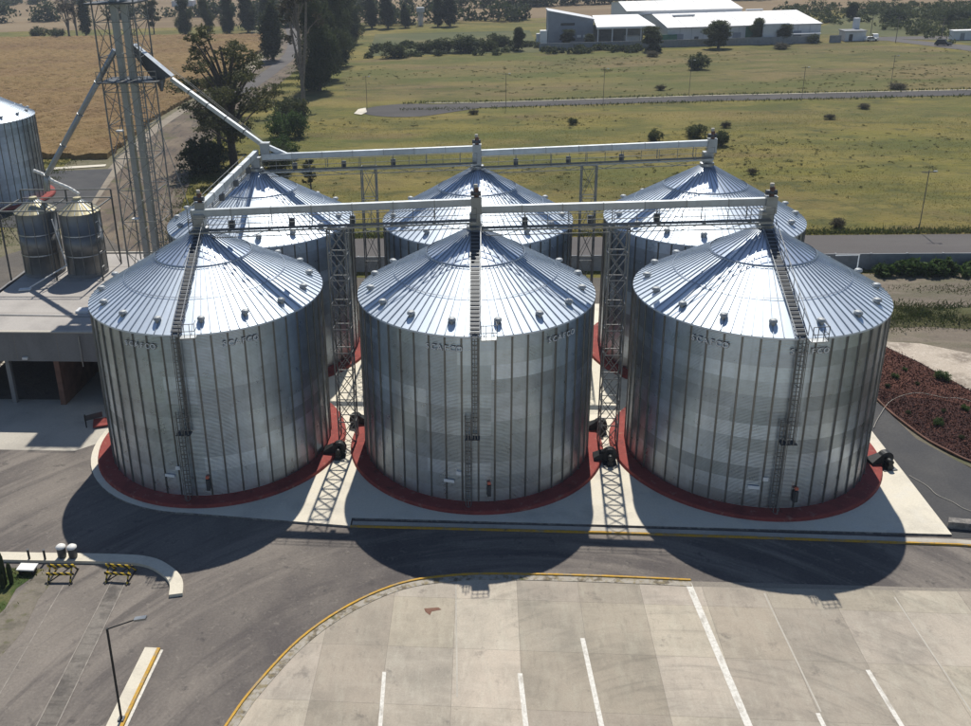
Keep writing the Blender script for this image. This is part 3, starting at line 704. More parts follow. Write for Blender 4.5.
conveyor((0, 0, 0), (.5, 0, 20.72), (SP+.2, 0, 21.2), 'front conveyor bridging the middle and right front silos', (0, -1, 0))
conveyor((-SP, DB, 0), (.6, 0, 20.55), (SP, 0, 21.1), 'back conveyor bridging the left and middle back silos', (0, -1, 0))
conveyor((0, DB, 0), (.4, 0, 20.68), (SP+.3, 0, 21.35), 'back conveyor bridging the middle and right back silos', (0, -1, 0))
conveyor((-SP, 0, 0), (.1, DB-.2, 21.0), (.1, .3, 21.0), 'cross conveyor from the back left silo to the front left silo', (-1, 0, 0), True, 6)

def lattice(name, loc, w, d, h, step, label, cat, group, leg=.10, br=.055, mat='lattice_grey', cond=0):
    t_ = thing(name, loc, label, cat, group)
    P = [(-w/2, -d/2), (w/2, -d/2), (w/2, d/2), (-w/2, d/2)]
    for a in P: beam('leg', t_, (*a, 0), (*a, h), leg, leg, mat)
    n = max(1, round(h/step)); st = h/n
    for i in range(n):
        z0 = i*st; z1 = z0+st
        for k in range(4):
            a = P[k]; b = P[(k+1) % 4]
            beam('girt', t_, (*a, z1), (*b, z1), br*1.2, br*1.2, mat)
            beam('brace', t_, (*a, z0), (*b, z1), br, br, mat)
            if k in (0, 2) or w > 3: beam('brace', t_, (*b, z0), (*a, z1), br, br, mat)
    return t_
lattice('lattice_tower', (-10.72, 0, .18), 1.45, 1.3, 18.9, 2.1, 'lattice tower between the left and middle front silos', 'tower', 'lattice towers carrying the conveyors')
lattice('lattice_tower', (10.85, 0, .18), 1.45, 1.3, 18.9, 2.1, 'lattice tower between the middle and right front silos', 'tower', 'lattice towers carrying the conveyors')
lattice('lattice_tower', (-10.5, DB, .18), 1.4, 1.2, 19.0, 3.2, 'lattice tower in the gap between left and middle back silos', 'tower', 'lattice towers carrying the conveyors', .11, .045)
lattice('lattice_tower', (10.65, DB, .18), 1.4, 1.2, 19.0, 3.2, 'lattice tower in the gap between middle and right back silos', 'tower', 'lattice towers carrying the conveyors', .11, .045)

# aeration fans
def fan(x, y, rz, label):
    f_ = thing('aeration_fan', (x, y, .16), label, 'fan', 'black aeration fans at the silo feet', rz); f_.scale = (.85, .85, .85)
    # volute housing: a snail profile extruded
    pr = [( (.62+.16*(a/(2*PI)))*math.cos(a), .78+(.62+.16*(a/(2*PI)))*math.sin(a)) for a in np.linspace(0, 2*PI, 20, endpoint=False)]
    n = len(pr); v = [(p[0], -.3, p[1]) for p in pr]+[(p[0], .3, p[1]) for p in pr]
    fc = [(i, (i+1) % n, n+(i+1) % n, n+i) for i in range(n)]+[tuple(range(n)), tuple(range(2*n-1, n-1, -1))]
    put('volute', mesh('volute', v, fc, 'black_machine'), f_)
    beam('inlet_ring', f_, (0, -.42, .78), (0, -.29, .78), .7, .7, 'steel_dark', True)
    beam('motor', f_, (0, .3, .78), (0, 1.05, .78), .52, .52, 'black_machine', True)
    box('motor_stand', f_, (0, .7, .27), (.5, .7, .5), 'black_machine'); box('skid', f_, (0, .25, .04), (1.3, 1.8, .08), 'steel_dark')
    v = [(.55, -.3, .35), (.55, .3, .35), (.55, .3, 1.15), (.55, -.3, 1.15), (1.5, -.55, .15), (1.5, .55, .15), (1.5, .55, .62), (1.5, -.55, .62)]
    put('outlet_duct', mesh('duct', v, [(0, 4, 5, 1), (1, 5, 6, 2), (2, 6, 7, 3), (3, 7, 4, 0), (4, 7, 6, 5)], 'black_machine'), f_)
    return f_
fan(-11.2, -2.3, PI, 'black fan at the tower foot between left and middle silos, nearer the yard')
fan(-10.4, 2.6, 0, 'black fan behind the tower between left and middle silos')
fan(10.7, -2.6, PI, 'black fan at the tower foot between middle and right silos, nearer the yard')
fan(10.5, 2.2, PI, 'black fan behind the tower between middle and right silos')
fan(31.9, -2.4, PI+.2, 'dark fan standing in sun on the pad right of the right silo')
fan(32.1, 4.0, PI, 'dark fan half hidden at the right silo edge beside the path')

# ------------------------------------------------------------------ receiving building with flat roof
RZ = 7.5
bld = thing('receiving_building', (-40, 16, 0), 'flat roofed concrete grain intake building left of the silos', 'building')
roof = put('roof_slab', slab([(-8.2, -10), (6.6, -10), (6.6, 12.4), (-8.2, 12.4)], RZ-.35, RZ, 'roof_concrete'), bld)
for i in range(4):
    put('roof_joint', slab([(-8.1, -5.6+i*4.4), (6.5, -5.6+i*4.4), (6.5, -5.54+i*4.4), (-8.1, -5.54+i*4.4)], RZ, RZ+.006, 'joint_dark'), roof)
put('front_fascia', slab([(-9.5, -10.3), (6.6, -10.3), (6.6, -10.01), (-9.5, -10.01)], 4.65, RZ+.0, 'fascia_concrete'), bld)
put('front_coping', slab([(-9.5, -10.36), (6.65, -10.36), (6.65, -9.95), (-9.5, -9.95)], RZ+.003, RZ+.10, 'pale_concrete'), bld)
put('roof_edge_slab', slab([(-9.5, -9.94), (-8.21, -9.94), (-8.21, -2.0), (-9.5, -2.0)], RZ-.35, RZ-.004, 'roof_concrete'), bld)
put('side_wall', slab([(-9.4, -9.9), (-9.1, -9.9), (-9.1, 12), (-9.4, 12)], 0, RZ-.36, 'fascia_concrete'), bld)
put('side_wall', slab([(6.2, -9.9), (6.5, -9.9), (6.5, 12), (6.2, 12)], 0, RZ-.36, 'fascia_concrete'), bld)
put('back_wall', slab([(-9.0, 11.8), (6.1, 11.8), (6.1, 12.1), (-9.0, 12.1)], 0, RZ-.36, 'fascia_concrete'), bld)
put('dividing_wall', slab([(1.2, -10.0), (1.7, -10.0), (2.6, 11.7), (2.1, 11.7)], 0, RZ-.37, 'rust_brown'), bld)
put('pit_floor', slab([(-8.8, -9.0), (1.0, -9.0), (1.0, 11), (-8.8, 11)], .008, .03, 'soil_dark'), bld)
for gx in (-6.0, -2.0, 2.0, 5.6): put('panel_joint', slab([(gx, -10.305), (gx+.05, -10.305), (gx+.05, -10.30), (gx, -10.30)], 4.66, RZ-.02, 'joint_dark'), bld)
for gx in (-4.0, 4.2): beam('downpipe', bld, (gx, -10.4, 4.2), (gx, -10.4, RZ-.3), .11, .11, 'steel_galv', True)
put('kerb_upstand', slab([(-8.2, 12.1), (6.6, 12.1), (6.6, 12.39), (-8.2, 12.39)], RZ+.003, RZ+.16, 'pale_concrete'), bld)
beam('roof_conduit', bld, (-7.6, -6.2, RZ+.08), (5.8, -6.6, RZ+.08), .09, .09, 'steel_galv', True)
box('roof_hatch', bld, (2.6, -5.2, RZ+.12), (1.2, 1.0, .24), 'shed_wall')
box('wall_lamp', bld, (-1.2, -10.42, 5.0), (.5, .22, .2), 'white_paint')
beam('front_column', bld, (-3.4, -9.6, 0), (-3.4, -9.6, RZ-.37), .4, .4, 'fascia_concrete')
# two hopper bins standing on the roof inside a frame
def hbin(x, y, label):
    b = thing('roof_bin', (x, y, RZ), label, 'bin', 'two small grain bins on the concrete roof')
    r = 2.05
    put('shell', lathe([(r, .35), (r, 2.4), (r+.015, 2.4), (r+.015, 4.6), (r, 4.6), (r, 6.9)], 40, 'bin_galv'), b)
    n = 16; me = lathe([(r+.1, 6.86), (.45, 8.0), (.4, 8.3), (0.02, 8.35)], n, ['bin_roof'], None, False); put('cone_roof', me, b)
    for i in range(n):
        a = 2*PI*(i+.5)/n; beam('roof_rib', b, ((r+.1)*math.cos(a), (r+.1)*math.sin(a), 6.9), (.45*math.cos(a), .45*math.sin(a), 8.03), .05, .06, 'rib_galv')
    for i in range(12):
        a = 2*PI*(i+.5)/12; beam('stiffener', b, ((r+.03)*math.cos(a), (r+.03)*math.sin(a), .3), ((r+.03)*math.cos(a), (r+.03)*math.sin(a), 6.85), .07, .07, 'bin_galv')
    for z in (2.4, 4.6): put('band', lathe([(r+.06, z-.06), (r+.06, z+.06)], 40, 'rib_galv'), b)
    put('base_ring', lathe([(r-.3, 0.0), (r+.05, 0.0), (r+.05, .36), (r, .38)], 32, 'fascia_concrete', None, False), b)
    return b
hbin(-46.25, 22.1, 'small round bin on the concrete roof, the left of two')
hbin(-41.35, 21.8, 'small round bin on the concrete roof, the one nearer the elevator tower')
fr = thing('bin_frame', (-43.8, 22, RZ), 'open steel frame standing round the two roof bins', 'frame')
for ax in (-5.0, 0.0, 5.0):
    for ay in (-2.6, 2.6): beam('post', fr, (ax, ay, 0), (ax, ay, 8.4), .14, .14, 'steel_dark')
for ay in (-2.6, 2.6):
    for z in (7.5, 8.4): beam('girt', fr, (-5, ay, z), (5, ay, z), .10, .12, 'lattice_grey')
for ax in (-5.0, 0.0, 5.0): beam('girt', fr, (ax, -2.6, 7.5), (ax, 2.6, 7.5), .10, .12, 'lattice_grey')
beam('brace', fr, (-5, 2.6, 0), (-5, -2.6, 7.5), .06, .06, 'lattice_grey'); beam('brace', fr, (5, 2.6, 0), (5, -2.6, 7.5), .06, .06, 'lattice_grey')
for z in (1.4, 3, 4.6, 6.2): beam('rung', fr, (5, -2.6, z), (5, -1.8, z), .05, .05, 'white_paint')
sp = thing('drain_spout', (-44, 19, RZ), 'thin white spout leaning from the bins down onto the roof', 'spout')
beam('pipe', sp, (1.3, .9, 1.5), (-1.6, -2.3, .15), .14, .14, 'white_paint', True); beam('pipe', sp, (.5, .9, 6.5), (1.25, .9, 1.55), .13, .13, 'white_paint', True)
box('outlet_tray', sp, (-1.9, -2.5, .1), (1.2, .6, .12), 'white_paint', .2)
os_ = thing('curved_spout', (-43.8, 23, RZ), 'bent white pipe feeding the right roof bin from above', 'spout')
q = smoothline([(-2.3, 10.9), (-1.2, 10.4), (-.3, 9.7), (1.2, 9.0), (2.2, 8.3)], 3)
for a, b in zip(q, q[1:]): beam('pipe', os_, (a[0], 0, a[1]), (b[0], 0, b[1]), .32, .32, 'white_paint', True)
# elevator tower
tw = lattice('elevator_tower', (-34.55, 23, 0), 4.1, 3.6, 36.5, 3.3, 'tall lattice elevator tower rising out of the picture top', 'tower', None, .12, .055)
for k, tx in enumerate((-.62, .42)):
    for i in range(12): 
        beam('leg_casing', tw, (tx, .1, i*3.0+.02), (tx, .1, min(36.2, (i+1)*3.0-.02)), .58, .62, 'casing_galv')
        beam('casing_flange', tw, (tx, .1, (i+1)*3.0-.06), (tx, .1, (i+1)*3.0+.06), .66, .70, 'steel_galv')
box('head_platform', tw, (-.3, 0, 34.9), (5.0, 4.2, .16), 'steel_dark'); box('head_housing', tw, (-.1, .1, 36.6), (2.4, 1.3, 1.6), 'steel_galv')
box('platform', tw, (.6, -.2, 27.5), (6.0, 4.2, .12), 'steel_dark')
for z in (.55, 1.05): beam('handrail', tw, (-2.4, -2.3, 27.5+z), (3.6, -2.3, 27.5+z), .05, .05, 'lattice_grey')
for gx in np.linspace(-2.4, 3.6, 6): beam('rail_post', tw, (gx, -2.3, 27.5), (gx, -2.3, 28.6), .045, .045, 'lattice_grey')
box('service_lamp', tw, (-1.3, -1.0, 22.6), (.7, .5, .12), 'white_paint'); box('service_lamp', tw, (-.9, -1.0, 13.4), (.7, .5, .12), 'white_paint')
ladder(tw, 'tower_ladder', (1.5, -1.0, .5), (1.5, -1.0, 34.6), (1, 0, 0), .5, .5, 'lattice_grey', True)
beam('stay', tw, (1.7, -1.4, 28), (9.0, -3.0, 2), .05, .05, 'lattice_grey')
# chute + long spout to the back left silo
ch = thing('head_chute', (-34.55, 23, 0), 'dark tapering chute under the tower head with pale lid', 'chute')
v = [(1.0, -.5, 30.9), (1.0, .5, 30.9), (4.4, .5, 27.75), (4.4, -.5, 27.75), (1.0, -.5, 29.9), (1.0, .5, 29.9), (2.6, .5, 27.62), (2.6, -.5, 27.62)]
put('hopper', mesh('hopper', v, [(0, 4, 7, 3), (1, 2, 6, 5), (4, 5, 6, 7), (0, 1, 5, 4), (3, 7, 6, 2)], 'steel_dark'), ch)
v = [(1.0, -.55, 30.96), (1.0, .55, 30.96), (4.5, .55, 27.8), (4.5, -.55, 27.8)]
put('lid', mesh('lid', v+[(a, b, c-.05) for a, b, c in v], [(0, 3, 2, 1), (4, 5, 6, 7), (0, 4, 7, 3), (3, 7, 6, 2), (2, 6, 5, 1), (1, 5, 4, 0)], 'conv_galv'), ch)
put('funnel', lathe([(.12, 26.3), (.5, 27.4), (.5, 27.6)], 10, 'steel_dark', None, False), ch, (3.2, 0, 0))
ls = thing('long_spout', (-30.2, 22.9, 27.5), 'long pale sloping spout from the tower to the back left silo', 'spout')
A_ = Vector((0, 0, 0)); B_ = Vector((9.4, -3.0, -6.1))
for i in range(5):
    a = A_+(B_-A_)*(i/5); b = A_+(B_-A_)*((i+1)/5); beam('pipe', ls, a, b-(B_-A_).normalized()*.04, .38, .38, 'conv_galv', color=rng.uniform(.95, 1.05))
    beam('pipe_flange', ls, b-(B_-A_).normalized()*.05, b+(B_-A_).normalized()*.03, .46, .46, 'steel_dark')
for k in (.35, .55): beam('stay_wire', ls, A_+Vector((0, 0, k+.6)), B_+Vector((0, 0, k)), .03, .03, 'lattice_grey')
box('end_box', ls, tuple(B_+Vector((.2, 0, -.3))), (.9, .8, 1.1), 'steel_galv')
beam('outlet', ls, B_+Vector((.3, 0, -.1)), B_+Vector((2.2, 0, -1.0)), .42, .42, 'conv_galv')
fs = thing('feed_spout', (-35.6, 23, 30.4), 'grey sloping spout from the tower down to the roof bins', 'spout')
A_ = Vector((0, 0, 0)); B_ = Vector((-9.2, 0, -12.6))
for i in range(4):
    a = A_+(B_-A_)*(i/4); b = A_+(B_-A_)*((i+1)/4); beam('pipe', fs, a, b-(B_-A_).normalized()*.05, .58, .58, 'casing_galv', True)
    beam('pipe_flange', fs, b-(B_-A_).normalized()*.1, b+(B_-A_).normalized()*.05, .68, .68, 'steel_galv', True)
beam('elbow', fs, B_, B_+Vector((-.2, 0, -1.6)), .62, .62, 'casing_galv', True)

# ------------------------------------------------------------------ foreground left
walk = smoothline([(-46, -16.9), (-33, -16.85), (-25.4, -16.75), (-22.6, -16.95), (-20.9, -17.9), (-19.9, -19.0), (-19.5, -20.3)], 5)
struct('walkway', slab(strip(walk, -.42, .46), -.02, .22, 'walk_concrete'))
isl = smoothline([(-19.25, -25.2), (-19.3, -27.5), (-19.35, -31), (-19.4, -38)], 3)
il = put('traffic_island', slab(strip(isl, -.62, .14), -.02, .18, 'walk_concrete')); tag(il, 'narrow white traffic island with a yellow edge in the left foreground', 'island')
put('yellow_edge', slab(strip(isl, .145, .34), -.02, .20, 'yellow_paint'), il); put('white_edge', slab(strip(isl, .345, .52), -.02, .05, 'road_paint'), il)
gr = struct('drain_strip', sheet([(-24.35, -18.4), (-23.4, -18.4), (-22.55, -38), (-23.75, -38)], .006, 'strip_fill'))
for a, b in (((-24.4, -18.4), (-23.7, -38)), ((-23.4, -18.4), (-22.5, -38))):
    put('steel_edge', slab(strip([a, b], -.035, .035), -.01, .03, 'strip_edge'), gr)
struct('seam_strip', sheet(strip([(-27.5, -19.5), (-27.0, -34)], -.03, .03), .006, 'strip_edge'))
lamp = thing('street_lamp', (-19.27, -30.78, .15), 'slim dark street lamp with a long arm on the traffic island', 'lamp')
beam('pole', lamp, (0, 0, 0), (.1, 0, 6.3), .13, .13, 'black_machine', True); beam('base_plate', lamp, (0, 0, 0), (0, 0, .12), .34, .34, 'steel_dark')
beam('arm', lamp, (.1, 0, 6.25), (1.75, 0, 6.95), .07, .07, 'black_machine', True)
hd = beam('lamp_head', lamp, (1.7, 0, 6.96), (2.35, 0, 7.1), .26, .12, 'steel_galv'); 
beam('lens', lamp, (1.8, 0, 6.9), (2.3, 0, 7.01), .2, .03, 'white_paint')
def barricade(x, y, rz, label):
    b = thing('barricade', (x, y, 0), label, 'barricade', 'striped barricades at the walkway', rz)
    for sx in (-.75, .75):
        beam('leg', b, (sx, -.85, 0), (sx, -.05, 1.0), .09, .09, 'warning_stripe'); beam('leg', b, (sx, .7, 0), (sx, .0, 1.0), .09, .09, 'warning_stripe'); beam('foot', b, (sx, -.95, .04), (sx, .8, .04), .09, .08, 'black_machine')
    for z, yy in ((.95, -.1), (.55, -.45)): beam('board', b, (-.95, yy, z), (.95, yy, z), .05, .20, 'warning_stripe')
    beam('brace', b, (-.75, -.8, .1), (.75, -.1, .9), .06, .06, 'black_machine')
barricade(-27.9, -18.6, .05, 'dark striped barricade below the two waste drums')
barricade(-23.9, -18.4, -.05, 'yellow and black striped barricade at the end of the drain strip')
def drumbin(x, y, label):
    d = thing('waste_drum', (x, y, .22), label, 'waste bin', 'two waste drums on the walkway')
    put('drum', lathe([(.27, 0), (.30, .1), (.31, .75), (.29, .8)], 16, 'steel_dark'), d); put('lid', lathe([(.34, .78), (.34, .86), (.2, .98), (.02, 1.02)], 16, 'white_paint'), d)
drumbin(-28.75, -16.75, 'waste drum with white lid, left of the pair'); drumbin(-27.95, -16.75, 'waste drum with white lid, right of the pair')
for x, lab in ((-31.0, 'dark bollard on the white walkway, left one of two'), (-29.85, 'dark bollard on the white walkway, nearer the drums')):
    b = thing('bollard', (x, -17.1, .2), lab, 'bollard', 'dark bollards on the walkway'); beam('post', b, (0, 0, 0), (0, 0, .75), .16, .16, 'black_machine', True); beam('cap', b, (0, 0, .75), (0, 0, .82), .2, .2, 'steel_dark', True)
tb = thing('bench', (-30.55, -18.3, 0), 'small white slab bench on the grass by the walkway', 'bench')
box('seat', tb, (0, 0, .45), (1.25, .75, .1), 'white_paint'); 
for sx in (-.45, .45): box('leg', tb, (sx, 0, .2), (.12, .6, .4), 'black_machine')
ca = thing('cactus', (-31.6, -19.6, 0), 'dark column cactus at the left picture edge', 'cactus')
for (dx, dy, h_, r_) in ((0, 0, 2.7, .22), (.45, .1, 1.7, .17), (-.4, .1, 1.9, .18), (.1, -.4, 1.2, .16)):
    n = 12; pr = [(r_*.8, 0), (r_, h_*.4), (r_*.95, h_*.8), (r_*.6, h_*.95), (.03, h_)]
    put('stem', lathe(pr, n, 'leaf_dark', None, False), ca, (dx, dy, 0))
# tank lorry stand in the shade of the left silo: red platform with posts
pl = thing('red_platform', (-33.4, 3.0, 0), 'low red platform with black posts beside the left silo', 'platform')
box('deck', pl, (.3, -.4, .2), (2.2, 1.5, .12), 'red_paint', .35)
for a in ((-1.2, -1.2), (1.2, -.9), (-.2, 1.0), (1.5, .9)): beam('post', pl, (*a, 0), (*a, 1.3), .12, .12, 'black_machine', True)
box('side_frame', pl, (-.9, -.2, .6), (1.6, .08, .5), 'steel_dark', .6)

# ------------------------------------------------------------------ right side: bed, wall, hedge
bedl = smoothline([(37.0, 30), (35.6, 14), (35.7, 8), (36.4, 3.6), (37.6, .2), (39.6, -2.3), (44, -5), (52, -7.5)], 5)
big('sand_patch', [(39, 22), (44.5, 21.3), (49, 18.5), (56, 16), (56, 6), (45.2, 8.5), (44.2, 12), (42.6, 16.8), (40.8, 20.5)], .0, 'sand_pale')
big('planting_bed', bedl+[(56, -2), (45.2, 8.4), (44.0, 12), (42.4, 16.8), (40.5, 21), (39, 30)], .06, 'lava_dark')
big('upper_bed', [(36.2, 18), (36.0, 11.6), (38.5, 9.3), (41, 8.9), (43.5, 7.2), (45.1, 6.6), (44.95, 8.3), (43.8, 12), (42.2, 16.8), (40.3, 20.8), (37.4, 25)], .10, 'lava_red')
def mulchp(r, n):
    x = r.uniform(35.6, 48, n); y = r.uniform(-6, 22, n)
    lo = np.interp(y, [-6, -2.3, .2, 3.6, 8, 14, 22], [46, 39.8, 37.8, 36.5, 35.8, 35.8, 36.4])+r.normal(0, .12, n); hi = np.interp(y, [-6, 8.4, 12, 16.8, 22], [54, 45.3, 44.0, 42.4, 40.0])+r.normal(0, .2, n)
    k = (x > lo) & (x < hi); return np.stack([x, y, .10+.05*r.rand(n)], 1)[k]
MULCH = mulchp
def tube(name, pts, r, mat, parent=None, n=6):
    v = []; f = []
    for i, p in enumerate(pts):
        a = Vector(pts[max(0, i-1)]); b = Vector(pts[min(len(pts)-1, i+1)]); t_ = (b-a).normalized(); s_ = t_.cross(Vector((0, 0, 1)))
        s_ = s_.normalized() if s_.length > 1e-3 else Vector((1, 0, 0)); u_ = s_.cross(t_)
        rr = r[i] if hasattr(r, '__len__') else r
        for k in range(n): v.append(tuple(Vector(p)+s_*rr*math.cos(2*PI*k/n)+u_*rr*math.sin(2*PI*k/n)))
    for i in range(len(pts)-1):
        for k in range(n): f.append((i*n+k, i*n+(k+1) % n, (i+1)*n+(k+1) % n, (i+1)*n+k))
    return mesh(name, v, f, mat, None, True)
ed = [(x, y, .12+.03*math.sin(i)) for i, (x, y) in enumerate(bedl)]
o = put('bed_edging', tube('edging', ed, .09, 'rust_brown')); tag(o, 'dark edging line round the reddish planting bed', 'edging')
hs = [(a, b, .13) for a, b in smoothline([(33.4, 3.6), (34.6, 5.6), (36.8, 8.6), (39.5, 10.1), (41.5, 9.2), (43.2, 8.8), (46, 5)], 5)]
o = put('irrigation_hose', tube('hose', hs, .022, 'pale_concrete')); tag(o, 'thin white hose looping across the upper planting bed', 'hose')
hs = [(a, b, .07) for a, b in smoothline([(33.3, -3.8), (34.0, -5.2), (34.2, -6.4), (34.9, -7.3), (35.6, -8.4), (38, -9.4)], 5)]
o = put('irrigation_hose', tube('hose', hs, .022, 'pale_concrete')); tag(o, 'thin white hose lying on the dark path beside the pad', 'hose')
wall = thing('perimeter_wall', (0, 43.2, 0), 'grey boundary wall between silos and the road', 'wall')
for i in range(34):
    x = -32+i*4.2; put('wall_panel', slab([(x, -.1), (x+4.1, -.1+.011*4), (x+4.1, .1), (x, .06)], -.1, 1.95+.0*i, 'grey_wall'), wall, (0, .012*x, 0)); 
    box('pillar', wall, (x-.05, .012*x, .98), (.22, .34, 2.05), 'grey_wall')

# ------------------------------------------------------------------ vegetation
def leaves(pts, size, mat, seed, flat=0.0):
    r = np.random.RandomState(seed); n = len(pts)
    u = r.normal(size=(n, 3)); u /= np.linalg.norm(u, axis=1)[:, None]; w = r.normal(size=(n, 3)); w -= (w*u).sum(1)[:, None]*u; w /= np.linalg.norm(w, axis=1)[:, None]
    s = size*r.uniform(.6, 1.3, n)[:, None]; a = u*s; b = w*s*.6
    V = np.stack([pts-a, pts+b*.9, pts+a, pts-b*.9], 1)
    return trimesh('crown', V, mat)
def crown_pts(n, lumps, r, shell=.55):
    """lumps: (cx,cy,cz,rx,ry,rz); leaves sit mostly near each lump's surface in small sprigs"""
    vol = np.array([l[3]*l[4]+l[4]*l[5]+l[3]*l[5] for l in lumps]); pr = vol/vol.sum(); out = []
    for l, p in zip(lumps, pr):
        m = max(8, int(n*p)); spr = max(3, m//14)
        d = r.normal(size=(spr, 3)); d /= np.linalg.norm(d, axis=1)[:, None]; rad = shell+(1-shell)*r.rand(spr)**.6
        rad *= r.uniform(.82, 1.16, spr)
        c = np.array(l[:3])+d*rad[:, None]*np.array(l[3:])
        i = r.randint(0, spr, m); q = c[i]+r.normal(size=(m, 3))*np.array(l[3:])*.20
        out.append(q)
    return np.concatenate(out)
def limb_mesh(segs, mat):
    V = []; F = []
    for pts, rad in segs:
        n = 6; b = len(V)
        for i, p in enumerate(pts):
            for k in range(n): V.append((p[0]+rad[i]*math.cos(2*PI*k/n), p[1]+rad[i]*math.sin(2*PI*k/n), p[2]))
        for i in range(len(pts)-1):
            for k in range(n): F.append((b+i*n+k, b+i*n+(k+1) % n, b+(i+1)*n+(k+1) % n, b+(i+1)*n+k))
    return mesh('trunk', V, F, mat, None, True)
def make_variant(kind, seed, n, leaf, mat, bark='bark'):
    """unit tree of height 1"""
    r = np.random.RandomState(seed); segs = []; L = []
    if kind == 'broad':
        segs.append(([(0, 0, -.02), (.01, .0, .15), (.0, .02, .35), (.02, 0, .62)], [.035, .028, .022, .01]))
        for i in range(11):
            a = r.rand()*2*PI; z = r.uniform(.36, .80); d = r.uniform(.10, .27)*(1.15-abs(z-.55)); c = (d*math.cos(a), d*math.sin(a), z)
            s_ = r.uniform(.11, .19); L.append((*c, s_*1.1, s_*1.1, s_*.85)); segs.append(([(0, 0, z*.45), (c[0]*.5, c[1]*.5, z*.75), c], [.014, .009, .004]))
        L.append((0, 0, .84, .17, .17, .14)); L.append((0, 0, .6, .22, .22, .2))
    elif kind == 'full':
        segs.append(([(0, 0, -.02), (.01, .0, .2), (.0, .01, .5), (.01, 0, .9)], [.03, .024, .017, .005]))
        for i in range(26):
            a = r.rand()*2*PI; z = r.uniform(.12, .92); d = r.uniform(.03, .24)*(1.08-abs(z-.45)*1.1); s_ = r.uniform(.07, .14); L.append((d*math.cos(a), d*math.sin(a), z, s_*1.05, s_*1.05, s_*.95))
    elif kind == 'open':
        segs.append(([(0, 0, -.02), (.01, .0, .2), (-.01, .02, .5), (.02, 0, .85)], [.03, .024, .017, .005]))
        for i in range(36):
            a = r.rand()*2*PI; z = r.uniform(.22, .97); d = r.uniform(.08, .36)*(1.1-z*.5); c = (d*math.cos(a), d*math.sin(a), z)
            s_ = r.uniform(.03, .075); L.append((*c, s_*1.25, s_*1.25, s_*.8)); segs.append(([(0, 0, z*.55), (c[0]*.55, c[1]*.55, z*.82), c], [.012, .008, .003]))
    elif kind == 'column':
        segs.append(([(0, 0, -.02), (0, 0, .4), (0, 0, .95)], [.02, .015, .004]))
        for i in range(12):
            z = .14+.78*i/11; a = r.rand()*2*PI; w = .115*(1-(abs(z-.45)/.62)**2); L.append((.035*math.cos(a), .035*math.sin(a), z, w, w, .10))
    elif kind == 'bare':
        segs.append(([(0, 0, -.02), (.0, .0, .25), (-.012, .01, .6), (-.03, 0, 1.0)], [.018, .015, .011, .003]))
        segs.append(([(.0, 0, .12), (.05, 0, .45), (.07, .02, .8), (.075, .02, 1.05)], [.013, .011, .007, .002]))
        segs.append(([(0, 0, .18), (-.07, .02, .5), (-.11, .02, .85)], [.011, .008, .002]))
        for i in range(14):
            a = r.rand()*2*PI; z = r.uniform(.4, 1.0); d = r.uniform(.06, .17); c = (d*math.cos(a), d*math.sin(a), z); s_ = r.uniform(.03, .06)
            segs.append(([(c[0]*.2, c[1]*.2, z-.14), (c[0]*.6, c[1]*.6, z-.05), c], [.006, .004, .002])); L.append((*c, s_, s_, s_*1.2))
    else:  # bush
        segs.append(([(0, 0, -.02), (0, 0, .3), (.02, 0, .6)], [.05, .035, .01]))
        for i in range(9):
            a = r.rand()*2*PI; d = r.uniform(.1, .45); s_ = r.uniform(.25, .38); L.append((d*math.cos(a), d*math.sin(a), r.uniform(.25, .62), s_, s_, s_*.95))
    p = crown_pts(n, L, r); p = p[p[:, 2] > .01]
    return limb_mesh(segs, bark), leaves(p, leaf, mat, seed+1)
VAR = {'big': make_variant('open', 21, 15000, .0088, 'leaf_olive'), 'dense': make_variant('full', 22, 26000, .012, 'leaf_dark'), 'dense2': make_variant('full', 23, 26000, .012, 'leaf_shrub'),
       'col': make_variant('column', 24, 10000, .016, 'leaf_dark'), 'bare': make_variant('bare', 25, 2600, .010, 'leaf_dead', 'bark_pale'), 'bush': make_variant('bush', 26, 3800, .045, 'leaf_shrub'),
       'bush2': make_variant('bush', 27, 3800, .045, 'leaf_bright'), 'bushd': make_variant('bush', 28, 3800, .045, 'leaf_dark'), 'round': make_variant('full', 29, 12000, .02, 'leaf_shrub'), 'olive2': make_variant('open', 30, 14000, .014, 'leaf_olive'),
       'dry': make_variant('bush', 31, 2600, .04, 'leaf_dead')}
tr_rng = random.Random(5)
def tree(kind, x, y, h, label, cat='tree', group=None, w=1.0, name=None):
    nm = name or ('bush' if cat == 'bush' else 'tree')
    t_ = thing(nm, (x, y, -.08), label, cat, group, tr_rng.random()*6.28); t_.scale = (h*w, h*w, h)
    tk, cr_ = VAR[kind]; put('trunk', tk, t_); put('crown', cr_, t_); return t_
G1 = 'trees along the dirt road'
tree('big', -47, 104, 26, 'large open olive green tree behind the long spout', 'tree', G1, 1.25)
tree('bushd', -51, 98, 7, 'dark thicket at the foot of the large open tree', 'bush', G1, 1.0)
tree('olive2', -53, 116, 15, 'smaller tree under the left side of the large open tree', 'tree', G1, 1.3)
tree('bare', -45.1, 168, 35, 'tall thin bare stemmed tree reaching the picture top', 'tree', G1, 1.0)
tree('dense', -45, 192, 26, 'dark dense tree just right of the tall bare stemmed one', 'tree', G1, .85)
tree('dense2', -46.5, 214, 26, 'dark dense tree second behind the bare stemmed one', 'tree', G1, .85)
tree('dense', -48, 243, 24, 'dark dense tree third along the field edge', 'tree', G1, .9)
tree('dense2', -50.5, 275, 22, 'dark dense tree fourth along the field edge', 'tree', G1, .95)
tree('dense', -52, 310, 20, 'dark dense tree farthest along the field edge', 'tree', G1, .95)
tree('bush2', -41.5, 128, 6.0, 'bright green shrub left of the fence line under the bare tree', 'bush', G1, 1.0)
